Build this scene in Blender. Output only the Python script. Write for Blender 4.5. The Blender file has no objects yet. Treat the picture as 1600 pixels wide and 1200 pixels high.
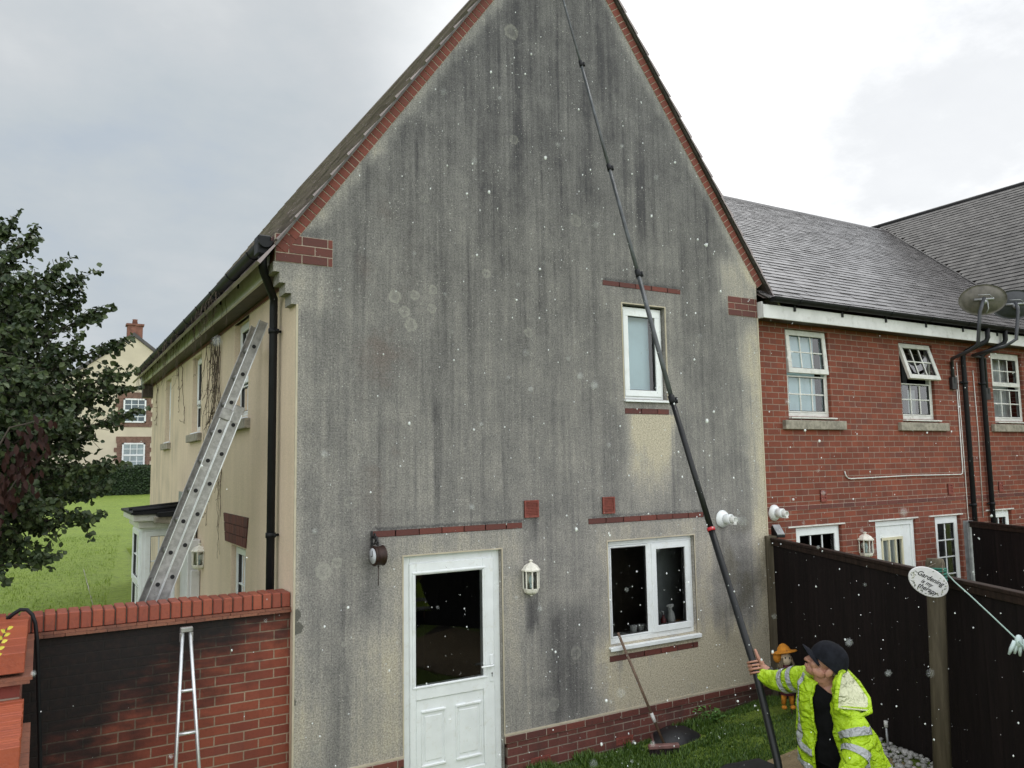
import bpy, bmesh, math, random
from mathutils import Vector, Matrix, noise as mnoise
random.seed(7)
C = bpy.context.scene.collection
V = Vector
# ---------------------------------------------------------------- camera, sky, sun, exposure
cam_d = bpy.data.cameras.new("camera"); cam = bpy.data.objects.new("camera", cam_d); C.objects.link(cam)
cam_d.sensor_width = 36.0; cam_d.lens = 1245.77 / 1600 * 36; cam_d.clip_start = 0.05; cam_d.clip_end = 3000
cam_d.dof.use_dof = True; cam_d.dof.focus_distance = 7.5; cam_d.dof.aperture_fstop = 5.6
cr = V((0.86191377, -0.50678729, -0.01647119)); cd = V((0.03667831, 0.0947134, -0.99482867)); cf = V((0.50572657, 0.85685239, 0.10022289))
m = Matrix(((cr.x, -cd.x, -cf.x), (cr.y, -cd.y, -cf.y), (cr.z, -cd.z, -cf.z))).to_4x4()
cam.matrix_world = Matrix.Translation((0, -6.65, 2.9)) @ m
bpy.context.scene.camera = cam
sc = bpy.context.scene
sc.view_settings.view_transform = 'Standard'; sc.view_settings.look = 'None'
sc.view_settings.exposure = 0.25; sc.view_settings.gamma = 1.0
SUN_EL, SUN_AZ = math.radians(52), math.radians(42)          # azimuth from +Y (into the house) towards +X
sund = V((math.sin(SUN_AZ) * math.cos(SUN_EL), math.cos(SUN_AZ) * math.cos(SUN_EL), math.sin(SUN_EL)))

world = bpy.data.worlds.new("World"); sc.world = world; world.use_nodes = True

class NT:
    """small helper for writing node graphs"""
    def __init__(s, tree): s.t = tree; s.n = tree.nodes; s.l = tree.links
    def node(s, typ, **kw):
        n = s.n.new(typ)
        for k, v in kw.items(): setattr(n, k, v)
        return n
    def put(s, sock, v):
        if v is None: return
        if hasattr(v, 'links') or isinstance(v, bpy.types.NodeSocket): s.l.new(v, sock)
        elif isinstance(v, (tuple, list, Vector)) and sock.type == 'RGBA' and len(v) == 3: sock.default_value = (*v, 1)
        else: sock.default_value = v
    def m(s, op, a, b=None, c=None, clamp=False):
        n = s.node('ShaderNodeMath', operation=op, use_clamp=clamp)
        for i, x in enumerate((a, b, c)):
            if x is not None: s.put(n.inputs[i], x)
        return n.outputs[0]
    def add(s, a, b): return s.m('ADD', a, b)
    def sub(s, a, b): return s.m('SUBTRACT', a, b)
    def mul(s, a, b): return s.m('MULTIPLY', a, b)
    def vm(s, op, a, b=None, scale=None):
        n = s.node('ShaderNodeVectorMath', operation=op); s.put(n.inputs[0], a)
        if b is not None: s.put(n.inputs[1], b)
        if scale is not None: s.put(n.inputs[3], scale)
        return n.outputs['Value'] if op in ('DOT_PRODUCT', 'LENGTH', 'DISTANCE') else n.outputs[0]
    def xyz(s, v):
        n = s.node('ShaderNodeSeparateXYZ'); s.put(n.inputs[0], v); return n.outputs
    def comb(s, x=0.0, y=0.0, z=0.0):
        n = s.node('ShaderNodeCombineXYZ')
        for i, q in enumerate((x, y, z)): s.put(n.inputs[i], q)
        return n.outputs[0]
    def noise(s, vec, scale=1.0, detail=4.0, rough=0.5, col=False):
        n = s.node('ShaderNodeTexNoise'); s.put(n.inputs['Vector'], vec)
        n.inputs['Scale'].default_value = scale; n.inputs['Detail'].default_value = detail; n.inputs['Roughness'].default_value = rough
        return n.outputs['Color' if col else 'Fac']
    def voro(s, vec, scale=1.0, feature='F1', out='Distance', rand=1.0):
        n = s.node('ShaderNodeTexVoronoi', feature=feature); s.put(n.inputs['Vector'], vec)
        n.inputs['Scale'].default_value = scale; n.inputs['Randomness'].default_value = rand
        return n.outputs[out]
    def sm(s, x, a, b, lo=0.0, hi=1.0):
        n = s.node('ShaderNodeMapRange', interpolation_type='SMOOTHSTEP'); s.put(n.inputs[0], x)
        n.inputs[1].default_value = a; n.inputs[2].default_value = b; n.inputs[3].default_value = lo; n.inputs[4].default_value = hi
        return n.outputs[0]
    def rect(s, x, z, x0, x1, z0, z1, f=.1, fz=None):
        fz = fz or f
        a = s.mul(s.sm(x, x0 - f, x0 + f), s.sm(x, x1 - f, x1 + f, 1, 0))
        b = s.mul(s.sm(z, z0 - fz, z0 + fz), s.sm(z, z1 - fz, z1 + fz, 1, 0))
        return s.mul(a, b)
    def mix(s, f, a, b, blend='MIX'):
        n = s.node('ShaderNodeMix', data_type='RGBA', blend_type=blend)
        s.put(n.inputs[0], f); s.put(n.inputs[6], a); s.put(n.inputs[7], b)
        return n.outputs[2]
    def ramp(s, f, stops):
        n = s.node('ShaderNodeValToRGB'); e = n.color_ramp.elements
        while len(e) < len(stops): e.new(0.5)
        for el, (p, c) in zip(e, stops): el.position = p; el.color = (*c, 1)
        s.put(n.inputs[0], f); return n.outputs[0]
    def bump(s, h, strength=.5, dist=.01, normal=None):
        n = s.node('ShaderNodeBump'); n.inputs['Strength'].default_value = strength; n.inputs['Distance'].default_value = dist
        s.put(n.inputs['Height'], h)
        if normal is not None: s.put(n.inputs['Normal'], normal)
        return n.outputs[0]
    def pos(s): return s.node('ShaderNodeNewGeometry').outputs['Position']
    def rnd(s): return s.node('ShaderNodeNewGeometry').outputs['Random Per Island']
    def obj(s): return s.node('ShaderNodeTexCoord').outputs['Object']

# the sky: Nishita air light behind a broken layer of rain cloud, bright round the hidden sun and boosted behind the camera
w = NT(world.node_tree)
for n in list(w.n): w.n.remove(n)
out = w.node('ShaderNodeOutputWorld'); bg = w.node('ShaderNodeBackground'); bg.inputs[1].default_value = 0.1
sky = w.node('ShaderNodeTexSky', sky_type='NISHITA'); sky.sun_disc = False; sky.sun_elevation = SUN_EL; sky.sun_rotation = SUN_AZ
d = w.vm('NORMALIZE', w.node('ShaderNodeTexCoord').outputs['Generated'])
dx = w.xyz(d)
# clouds flatten with distance: project direction on a ceiling
zc = w.m('MAXIMUM', dx[2], 0.04)
cv = w.comb(w.m('DIVIDE', dx[0], w.add(zc, .25)), w.m('DIVIDE', dx[1], w.add(zc, .25)), 0.37)
n1 = w.noise(cv, 1.35, 9, .58); n2 = w.noise(w.vm('ADD', cv, (4.1, 2.2, 0)), .55, 4, .5)
glow = w.sm(w.add(w.vm('DOT_PRODUCT', d, tuple(V((.76, .60, .34)).normalized())), w.mul(w.sub(n2, .5), .12)), .84, .965)
back = w.sm(dx[1], .35, -.45)
greyc = w.ramp(w.add(w.mul(n1, .7), w.mul(n2, .3)), [(.34, (4.1, 4.6, 5.1)), (.45, (4.6, 5.05, 5.4)), (.54, (5.2, 5.5, 5.75)), (.66, (6.4, 6.6, 6.7))])
whitec = w.ramp(w.add(w.mul(n1, .62), w.mul(n2, .38)), [(.30, (7.2, 7.5, 8.0)), (.40, (10.6, 10.7, 10.8)), (.56, (14, 14, 13.8))])
cl = w.mix(glow, greyc, whitec)
patch = w.sm(w.add(w.vm('DOT_PRODUCT', d, tuple(V((.835, .41, .37)).normalized())), w.mul(w.sub(w.noise(cv, 2.6, 7, .6), .5), .10)), .965, 1.002)
cl = w.mix(w.mul(patch, .75), cl, (5.9, 6.15, 6.5))
cl = w.mix(back, cl, (16.0, 16.4, 16.8))  # added brightness in the unseen sky behind the camera, to light the facade
cover = w.sm(n1, .33, .45, .9, 1.0)
skyc = w.mix(cover, sky.outputs[0], cl)
w.l.new(skyc, bg.inputs[0]); w.l.new(bg.outputs[0], out.inputs[0])

sun_d = bpy.data.lights.new("sun", 'SUN'); sun_d.energy = 1.1; sun_d.angle = math.radians(25); sun_d.color = (1, .97, .92)
sun = bpy.data.objects.new("sun", sun_d); C.objects.link(sun)
sun.rotation_euler = (-sund).to_track_quat('-Z', 'Y').to_euler()

# ---------------------------------------------------------------- mesh helpers
class Frame:
    """local axes: u along, v up, w outwards"""
    def __init__(s, o, u, v, w): s.o, s.u, s.v, s.w = V(o), V(u), V(v), V(w)
    def p(s, u, v, w=0.0): return s.o + s.u * u + s.v * v + s.w * w
FRONT = Frame((0, 0, 0), (1, 0, 0), (0, 0, 1), (0, -1, 0))          # gable facade, u = x
WING = Frame((0, .15, 0), (1, 0, 0), (0, 0, 1), (0, -1, 0))         # brick wing facade
SIDE = Frame((1.82, 0, 0), (0, 1, 0), (0, 0, 1), (-1, 0, 0))        # left side wall, u = y

class MB:
    def __init__(s): s.v = []; s.f = []; s.mi = []; s.cur = 0; s.sm = []; s.smooth = False
    def vert(s, p): s.v.append(tuple(p)); return len(s.v) - 1
    def face(s, ids): s.f.append(tuple(ids)); s.mi.append(s.cur); s.sm.append(s.smooth)
    def poly(s, pts): s.face([s.vert(p) for p in pts])
    def hexa(s, P):   # 8 points: bottom 4, top 4
        i = [s.vert(p) for p in P]
        for q in ((3, 2, 1, 0), (4, 5, 6, 7), (0, 1, 5, 4), (1, 2, 6, 5), (2, 3, 7, 6), (3, 0, 4, 7)): s.face([i[k] for k in q])
    def box(s, x0, x1, y0, y1, z0, z1):
        s.hexa([(x0, y0, z0), (x1, y0, z0), (x1, y1, z0), (x0, y1, z0), (x0, y0, z1), (x1, y0, z1), (x1, y1, z1), (x0, y1, z1)])
    def fbox(s, F, u0, u1, v0, v1, w0, w1):
        s.hexa([F.p(a, b, c) for a, b, c in ((u0, v0, w1), (u1, v0, w1), (u1, v0, w0), (u0, v0, w0), (u0, v1, w1), (u1, v1, w1), (u1, v1, w0), (u0, v1, w0))])
    def prism(s, F, pts, w0, w1):   # polygon in u,v extruded along w
        a = [s.vert(F.p(u, v, w0)) for u, v in pts]; b = [s.vert(F.p(u, v, w1)) for u, v in pts]; n = len(pts)
        s.face(a[::-1]); s.face(b)
        for i in range(n): s.face((a[i], a[(i + 1) % n], b[(i + 1) % n], b[i]))
    def tube(s, path, r, seg=8, caps=True, smooth=True):
        path = [V(p) for p in path]; n = len(path)
        rs = r if isinstance(r, (list, tuple)) else [r] * n
        rings = []; up = None; old = s.smooth; s.smooth = smooth
        for i, p in enumerate(path):
            t = (path[min(i + 1, n - 1)] - path[max(i - 1, 0)]).normalized()
            if up is None: up = t.orthogonal().normalized()
            up = (up - t * up.dot(t))
            up = up.normalized() if up.length > 1e-6 else t.orthogonal().normalized()
            b = t.cross(up)
            rings.append([s.vert(p + (up * math.cos(2 * math.pi * k / seg) + b * math.sin(2 * math.pi * k / seg)) * rs[i]) for k in range(seg)])
        for a, b in zip(rings, rings[1:]):
            for k in range(seg): s.face((a[k], a[(k + 1) % seg], b[(k + 1) % seg], b[k]))
        s.smooth = False
        if caps: s.face(rings[0][::-1]); s.face(rings[-1])
        s.smooth = old
    def lathe(s, o, axis, prof, seg=16, smooth=True):   # prof = [(dist along axis, radius)]
        o = V(o); axis = V(axis).normalized()
        a = axis.orthogonal().normalized(); b = axis.cross(a); rings = []
        old = s.smooth; s.smooth = smooth
        for h, r in prof: rings.append([s.vert(o + axis * h + (a * math.cos(2 * math.pi * k / seg) + b * math.sin(2 * math.pi * k / seg)) * max(r, 1e-4)) for k in range(seg)])
        for p, q in zip(rings, rings[1:]):
            for k in range(seg): s.face((p[k], p[(k + 1) % seg], q[(k + 1) % seg], q[k]))
        s.face(rings[0][::-1]); s.face(rings[-1]); s.smooth = old
    def ball(s, c, r, seg=10, rings=6, M=None):
        c = V(c); old = s.smooth; s.smooth = True
        rr = r if isinstance(r, (tuple, list)) else (r, r, r)
        def P(th, ph):
            q = V((rr[0] * math.sin(th) * math.cos(ph), rr[1] * math.sin(th) * math.sin(ph), rr[2] * math.cos(th)))
            return c + (M @ q if M is not None else q)
        top = s.vert(P(0, 0)); bot = s.vert(P(math.pi, 0))
        R = [[s.vert(P(math.pi * i / rings, 2 * math.pi * k / seg)) for k in range(seg)] for i in range(1, rings)]
        for k in range(seg):
            s.face((top, R[0][k], R[0][(k + 1) % seg])); s.face((bot, R[-1][(k + 1) % seg], R[-1][k]))
        for a, b in zip(R, R[1:]):
            for k in range(seg): s.face((a[k], b[k], b[(k + 1) % seg], a[(k + 1) % seg]))
        s.smooth = old
    def build(s, name, mats, parent=None, bevel=0.0, smooth=False):
        me = bpy.data.meshes.new(name); base = V((0, 0, 0))
        if parent is not None: base = wloc(parent)
        me.from_pydata([(x - base.x, y - base.y, z - base.z) for x, y, z in s.v], [], s.f)
        for mm in (mats if isinstance(mats, (list, tuple)) else [mats]): me.materials.append(mm)
        me.polygons.foreach_set('material_index', s.mi)
        me.polygons.foreach_set('use_smooth', [True] * len(s.f) if smooth else s.sm)
        me.update()
        o = bpy.data.objects.new(name, me); C.objects.link(o)
        if parent is not None: o.parent = parent
        if bevel:
            b = o.modifiers.new('bevel', 'BEVEL'); b.width = bevel; b.segments = 1; b.limit_method = 'ANGLE'; b.angle_limit = math.radians(50)
        return o
def wloc(o):
    p = V((0, 0, 0))
    while o is not None: p += o.location; o = o.parent
    return p
def tag(o, label, cat, group=None, kind=None):
    if label: o['label'] = label
    if cat: o['category'] = cat
    if group: o['group'] = group
    if kind: o['kind'] = kind
    return o
def thing(name, label, cat, loc=(0, 0, 0), group=None):
    o = bpy.data.objects.new(name, None); o.empty_display_size = .1; C.objects.link(o); o.location = loc
    return tag(o, label, cat, group)
def dup(root, loc, label=None):
    r = root.copy(); C.objects.link(r); r.location = loc
    if label: r['label'] = label
    for ch in list(root.children):
        c = ch.copy(); C.objects.link(c); c.parent = r
        for g in list(ch.children):
            q = g.copy(); C.objects.link(q); q.parent = c
    return r
def rect_hole_wall(mb, F, outer, holes, depth=.1, w=0.0, reveal_mat=None):
    """flat wall polygon (u,v) with rectangular holes, plus the reveals running inwards"""
    bm = bmesh.new(); edges = []
    for loop in [outer] + [[(a, c), (b, c), (b, d), (a, d)] for a, b, c, d in holes]:
        vs = [bm.verts.new((u, v, 0)) for u, v in loop]
        edges += [bm.edges.new((vs[i], vs[(i + 1) % len(vs)])) for i in range(len(vs))]
    bmesh.ops.triangle_fill(bm, edges=edges, use_beauty=True)
    bm.verts.index_update(); base = len(mb.v)
    for v in bm.verts: mb.vert(F.p(v.co.x, v.co.y, w))
    nrm = F.u.cross(F.v)
    for f in bm.faces:
        ids = [base + v.index for v in f.verts]
        a, b, c = (V(mb.v[i]) for i in ids[:3])
        if (b - a).cross(c - a).dot(F.w) < 0: ids = ids[::-1]
        mb.face(ids)
    bm.free()
    old = mb.cur
    if reveal_mat is not None: mb.cur = reveal_mat
    for a, b, c, d in holes:
        for (p, q) in (((a, c), (b, c)), ((b, c), (b, d)), ((b, d), (a, d)), ((a, d), (a, c))):
            mb.poly([F.p(*p, w), F.p(*q, w), F.p(*q, w - depth), F.p(*p, w - depth)])
    mb.cur = old

# ---------------------------------------------------------------- materials
def new_mat(name):
    m = bpy.data.materials.new(name); m.use_nodes = True
    t = NT(m.node_tree); b = t.n['Principled BSDF']
    return m, t, b
def plain(name, col, rough=.5, metal=0.0, var=.12, scale=6.0, bump=0.0, bscale=60.0, spec=None, dirt=None):
    """a paint-like surface with slight blotchy variation"""
    m, t, b = new_mat(name)
    p = t.pos(); n = t.noise(p, scale, 5, .6)
    c0 = tuple(c * (1 - var) for c in col); c1 = tuple(min(1, c * (1 + var)) for c in col)
    c = t.mix(t.sm(n, .3, .7), c0, c1)
    if dirt: c = t.mix(t.mul(t.sm(t.noise(p, scale * 2.7, 6, .7), .52, .72), .8), c, dirt)
    t.put(b.inputs['Base Color'], c); b.inputs['Roughness'].default_value = rough; b.inputs['Metallic'].default_value = metal
    if spec is not None: b.inputs['Specular IOR Level'].default_value = spec
    if bump: t.put(b.inputs['Normal'], t.bump(t.noise(p, bscale, 4), bump, .005))
    return m

M = {}
M['upvc'] = plain('white_upvc', (.76, .79, .80), .3, var=.04, dirt=(.66, .67, .64))
M['upvc_dirty'] = plain('weathered_upvc', (.60, .60, .57), .4, var=.1, scale=9, dirt=(.36, .36, .30))
M['seal'] = plain('black_seal', (.02, .02, .02), .6)
M['black_plastic'] = plain('black_plastic', (.008, .009, .011), .55, var=.3, spec=.25)
M['grey_metal'] = plain('galvanised_metal', (.33, .34, .35), .45, metal=.6, var=.2, scale=12)
M['alu'] = plain('dull_aluminium', (.33, .325, .315), .48, metal=.65, var=.22, scale=18, dirt=(.22, .21, .19), bump=.1)
M['alu_bright'] = plain('bright_aluminium', (.66, .68, .69), .35, metal=.7, var=.1, scale=20)
M['dark'] = plain('dark_void', (.006, .006, .007), .8)
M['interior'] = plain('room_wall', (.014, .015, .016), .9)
M['room_pale'] = plain('pale_room_wall', (.30, .32, .32), .8)
M['soffit'] = plain('brown_soffit', (.045, .032, .026), .6, var=.35, scale=8)
M['fascia_dirty'] = plain('fascia_streaked', (.74, .73, .70), .45, var=.15, scale=7, dirt=(.42, .40, .35))
M['fascia_white'] = plain('fascia_white', (.62, .62, .62), .4, var=.08, scale=4, dirt=(.45, .45, .43))
M['stone'] = plain('sill_stone', (.27, .245, .20), .85, var=.3, scale=14, dirt=(.12, .115, .09), bump=.4)
M['blind'] = plain('roller_blind', (.58, .73, .80), .7, var=.06, scale=3)  # pale blue stands in for sky reflected in the glass
M['curtain'] = plain('net_curtain', (.52, .55, .56), .9, var=.14, scale=7)

def glass(name, tint=(.92, .95, .95), rough=.0):
    m, t, b = new_mat(name); t.n.remove(b)
    tr = t.node('ShaderNodeBsdfTransparent'); tr.inputs[0].default_value = (*tint, 1)
    gl = t.node('ShaderNodeBsdfGlossy'); gl.inputs['Roughness'].default_value = rough; gl.inputs[0].default_value = (1, 1, 1, 1)
    fr = t.node('ShaderNodeFresnel'); fr.inputs[0].default_value = 1.52
    wob = t.bump(t.noise(t.pos(), 1.7, 2), .05, .02); t.put(gl.inputs['Normal'], wob)
    mx = t.node('ShaderNodeMixShader'); t.put(mx.inputs[0], t.m('MINIMUM', t.mul(fr.outputs[0], 1.45), 1.0))
    t.l.new(tr.outputs[0], mx.inputs[1]); t.l.new(gl.outputs[0], mx.inputs[2])
    t.l.new(mx.outputs[0], t.n['Material Output'].inputs[0]); return m
M['glass'] = glass('window_glass')

def brick(name, axis, c1, c2, mort, off=(0, 0), stain=None, rough=.85, msize=.006, dark=(.05, .03, .03), darkamt=.18):
    """stretcher bond brickwork laid out in metres on the wall plane"""
    m, t, b = new_mat(name)
    p = t.pos(); x = t.xyz(p)
    u = x[0] if axis == 'x' else x[1]
    jit = t.noise(p, 9, 3, .6)
    vec = t.comb(t.add(t.add(u, off[0]), t.mul(t.sub(jit, .5), .004)), t.add(t.add(x[2], off[1]), t.mul(t.sub(jit, .5), .006)), 0.0)
    br = t.node('ShaderNodeTexBrick', offset=.5, squash=1.0); t.put(br.inputs['Vector'], vec)
    br.inputs['Scale'].default_value = 1; br.inputs['Mortar Size'].default_value = msize; br.inputs['Mortar Smooth'].default_value = .25
    br.inputs['Brick Width'].default_value = .225; br.inputs['Row Height'].default_value = .075; br.inputs['Bias'].default_value = -.1
    br.inputs['Color1'].default_value = (*c1, 1); br.inputs['Color2'].default_value = (*c2, 1); br.inputs['Mortar'].default_value = (*mort, 1)
    # per-brick variation from cells of the same size
    row = t.m('FLOOR', t.m('DIVIDE', t.xyz(vec)[1], .075)); odd = t.m('MODULO', t.m('ABSOLUTE', row), 2.0)
    col = t.m('FLOOR', t.m('DIVIDE', t.sub(t.xyz(vec)[0], t.mul(odd, .1125)), .225))
    wn = t.node('ShaderNodeTexWhiteNoise', noise_dimensions='2D'); t.put(wn.inputs['Vector'], t.comb(col, row, 0.0))
    c = br.outputs['Color']
    notm = t.sub(1.0, br.outputs['Fac'])
    c = t.mix(t.mul(notm, t.sm(wn.outputs['Value'], .80, .95, 0, darkamt * 2.2)), c, dark)
    hsv = t.node('ShaderNodeHueSaturation'); t.put(hsv.inputs['Value'], t.add(.86, t.mul(wn.outputs['Value'], .28))); t.put(hsv.inputs['Color'], c); c = hsv.outputs[0]
    c = t.mix(t.sm(t.noise(p, 34, 5, .7), .45, .8, 0, .5), c, tuple(q * .45 for q in c1))
    c = t.mix(t.sm(t.noise(p, 2.3, 4, .6), .5, .75, 0, .22), c, dark)
    if stain: c = stain(t, x, c)
    t.put(b.inputs['Base Color'], c); b.inputs['Roughness'].default_value = rough
    h = t.add(t.mul(notm, .6), t.mul(t.noise(p, 70, 4, .6), .35))
    t.put(b.inputs['Normal'], t.bump(h, .7, .008)); return m
M['brick_wing'] = brick('wing_brickwork', 'x', (.215, .053, .027), (.150, .038, .022), (.25, .175, .135), off=(.03, .02))
def gw_stain(t, x, c):
    # black algae spreading from the top left of the garden wall
    p = t.pos(); n = t.noise(p, 3.1, 6, .65)
    nb = t.noise(t.comb(t.mul(x[0], 4.4), 0.0, t.mul(x[2], 13.3)), 1, 2, .5)
    top = t.sm(t.add(t.add(x[2], t.mul(x[0], -.60)), t.add(t.mul(t.sub(n, .5), 1.0), t.mul(t.sub(nb, .5), .7))), .25, 1.0)
    left = t.sm(t.add(x[0], t.mul(t.sub(n, .5), .5)), .30, .0)
    s = t.m('MAXIMUM', top, left)
    s = t.m('POWER', s, .7)
    return t.mix(t.mul(s, .985), c, t.mix(t.sm(t.noise(p, 25, 3), .4, .7), (.0035, .003, .0035), (.010, .006, .005)))
M['brick_garden'] = brick('garden_wall_brickwork', 'x', (.235, .057, .030), (.165, .036, .022), (.28, .20, .14), off=(.0, -.012), stain=gw_stain)
M['brick_garden_y'] = brick('near_wall_brickwork', 'y', (.23, .045, .03), (.17, .033, .025), (.33, .24, .18))
def pl_stain(t, x, c):
    p = t.pos(); n = t.noise(p, 4.5, 5, .6)
    s = t.sm(t.add(x[0], t.mul(t.sub(n, .5), .8)), 6.1, 7.1)
    c = t.mix(t.mul(s, .85), c, (.035, .024, .018))
    return t.mix(t.mul(t.sm(n, .45, .7), .55), c, (.055, .03, .024))
M['brick_plinth'] = brick('plinth_brickwork', 'x', (.155, .048, .036), (.115, .035, .03), (.24, .19, .15), off=(.02, .012), stain=pl_stain)

def loose_brick(name, c1, c2, rough=.8, dark=(.06, .03, .026), wet=False):
    """single bricks built as geometry: colour by brick"""
    m, t, b = new_mat(name); r = t.rnd(); p = t.pos()
    c = t.mix(r, c1, c2); c = t.mix(t.sm(t.noise(p, 40, 5, .7), .45, .75, 0, .55), c, dark)
    c = t.mix(t.sm(t.noise(p, 5, 4, .6), .52, .75, 0, .45), c, dark)
    t.put(b.inputs['Base Color'], c); b.inputs['Roughness'].default_value = rough
    t.put(b.inputs['Normal'], t.bump(t.noise(p, 65, 4, .6), .5, .005)); return m
M['bricks'] = loose_brick('band_bricks', (.16, .042, .03), (.095, .03, .025))
M['bricks_verge'] = loose_brick('verge_bricks', (.21, .055, .037), (.15, .042, .03), dark=(.09, .04, .034))
M['bricks_coping'] = loose_brick('coping_bricks', (.30, .072, .036), (.23, .052, .03), rough=.55, dark=(.13, .035, .025))
M['mortar'] = plain('mortar', (.36, .30, .24), .9, var=.2, scale=20, dirt=(.18, .15, .12))
M['mortar_dark'] = plain('damp_mortar', (.07, .05, .04), .9, var=.4, scale=20)
M['creasing'] = loose_brick('creasing_tile', (.24, .095, .055), (.17, .06, .035), rough=.7)
M['terracotta'] = plain('terracotta_airbrick', (.20, .05, .036), .75, var=.2, scale=30)

def roof_mat(name, ca, cb, rough):
    m, t, b = new_mat(name); r = t.rnd(); p = t.pos()
    c = t.mix(r, ca, cb)
    c = t.mix(t.sm(t.noise(p, 1.6, 5, .6), .45, .75, 0, .5), c, (.05, .05, .05))
    c = t.mix(t.sm(t.noise(p, 55, 3, .6), .55, .75, 0, .35), c, (.16, .15, .13))
    t.put(b.inputs['Base Color'], c)
    t.put(b.inputs['Roughness'], t.add(rough, t.mul(t.sub(t.noise(p, 6, 3), .5), .25)))
    t.put(b.inputs['Normal'], t.bump(t.noise(p, 90, 3), .25, .003)); return m
M['tile_wet'] = roof_mat('wet_grey_tiles', (.095, .088, .09), (.17, .16, .16), .2)
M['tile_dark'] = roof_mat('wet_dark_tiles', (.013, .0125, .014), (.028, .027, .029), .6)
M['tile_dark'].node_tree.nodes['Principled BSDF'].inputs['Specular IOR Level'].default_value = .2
M['tile_dry'] = roof_mat('gable_roof_tiles', (.22, .18, .185), (.36, .30, .31), .6)
M['tile_lip'] = plain('dark_tile_edge', (.016, .015, .016), .7)  # painted dark so the tile steps read as rows of joint shadow
M['tile_lip_wet'] = roof_mat('wet_tile_edge', (.012, .012, .013), (.075, .075, .078), .4)  # mostly lighter than the tiles, painting wet glint lines along their edges

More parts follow.
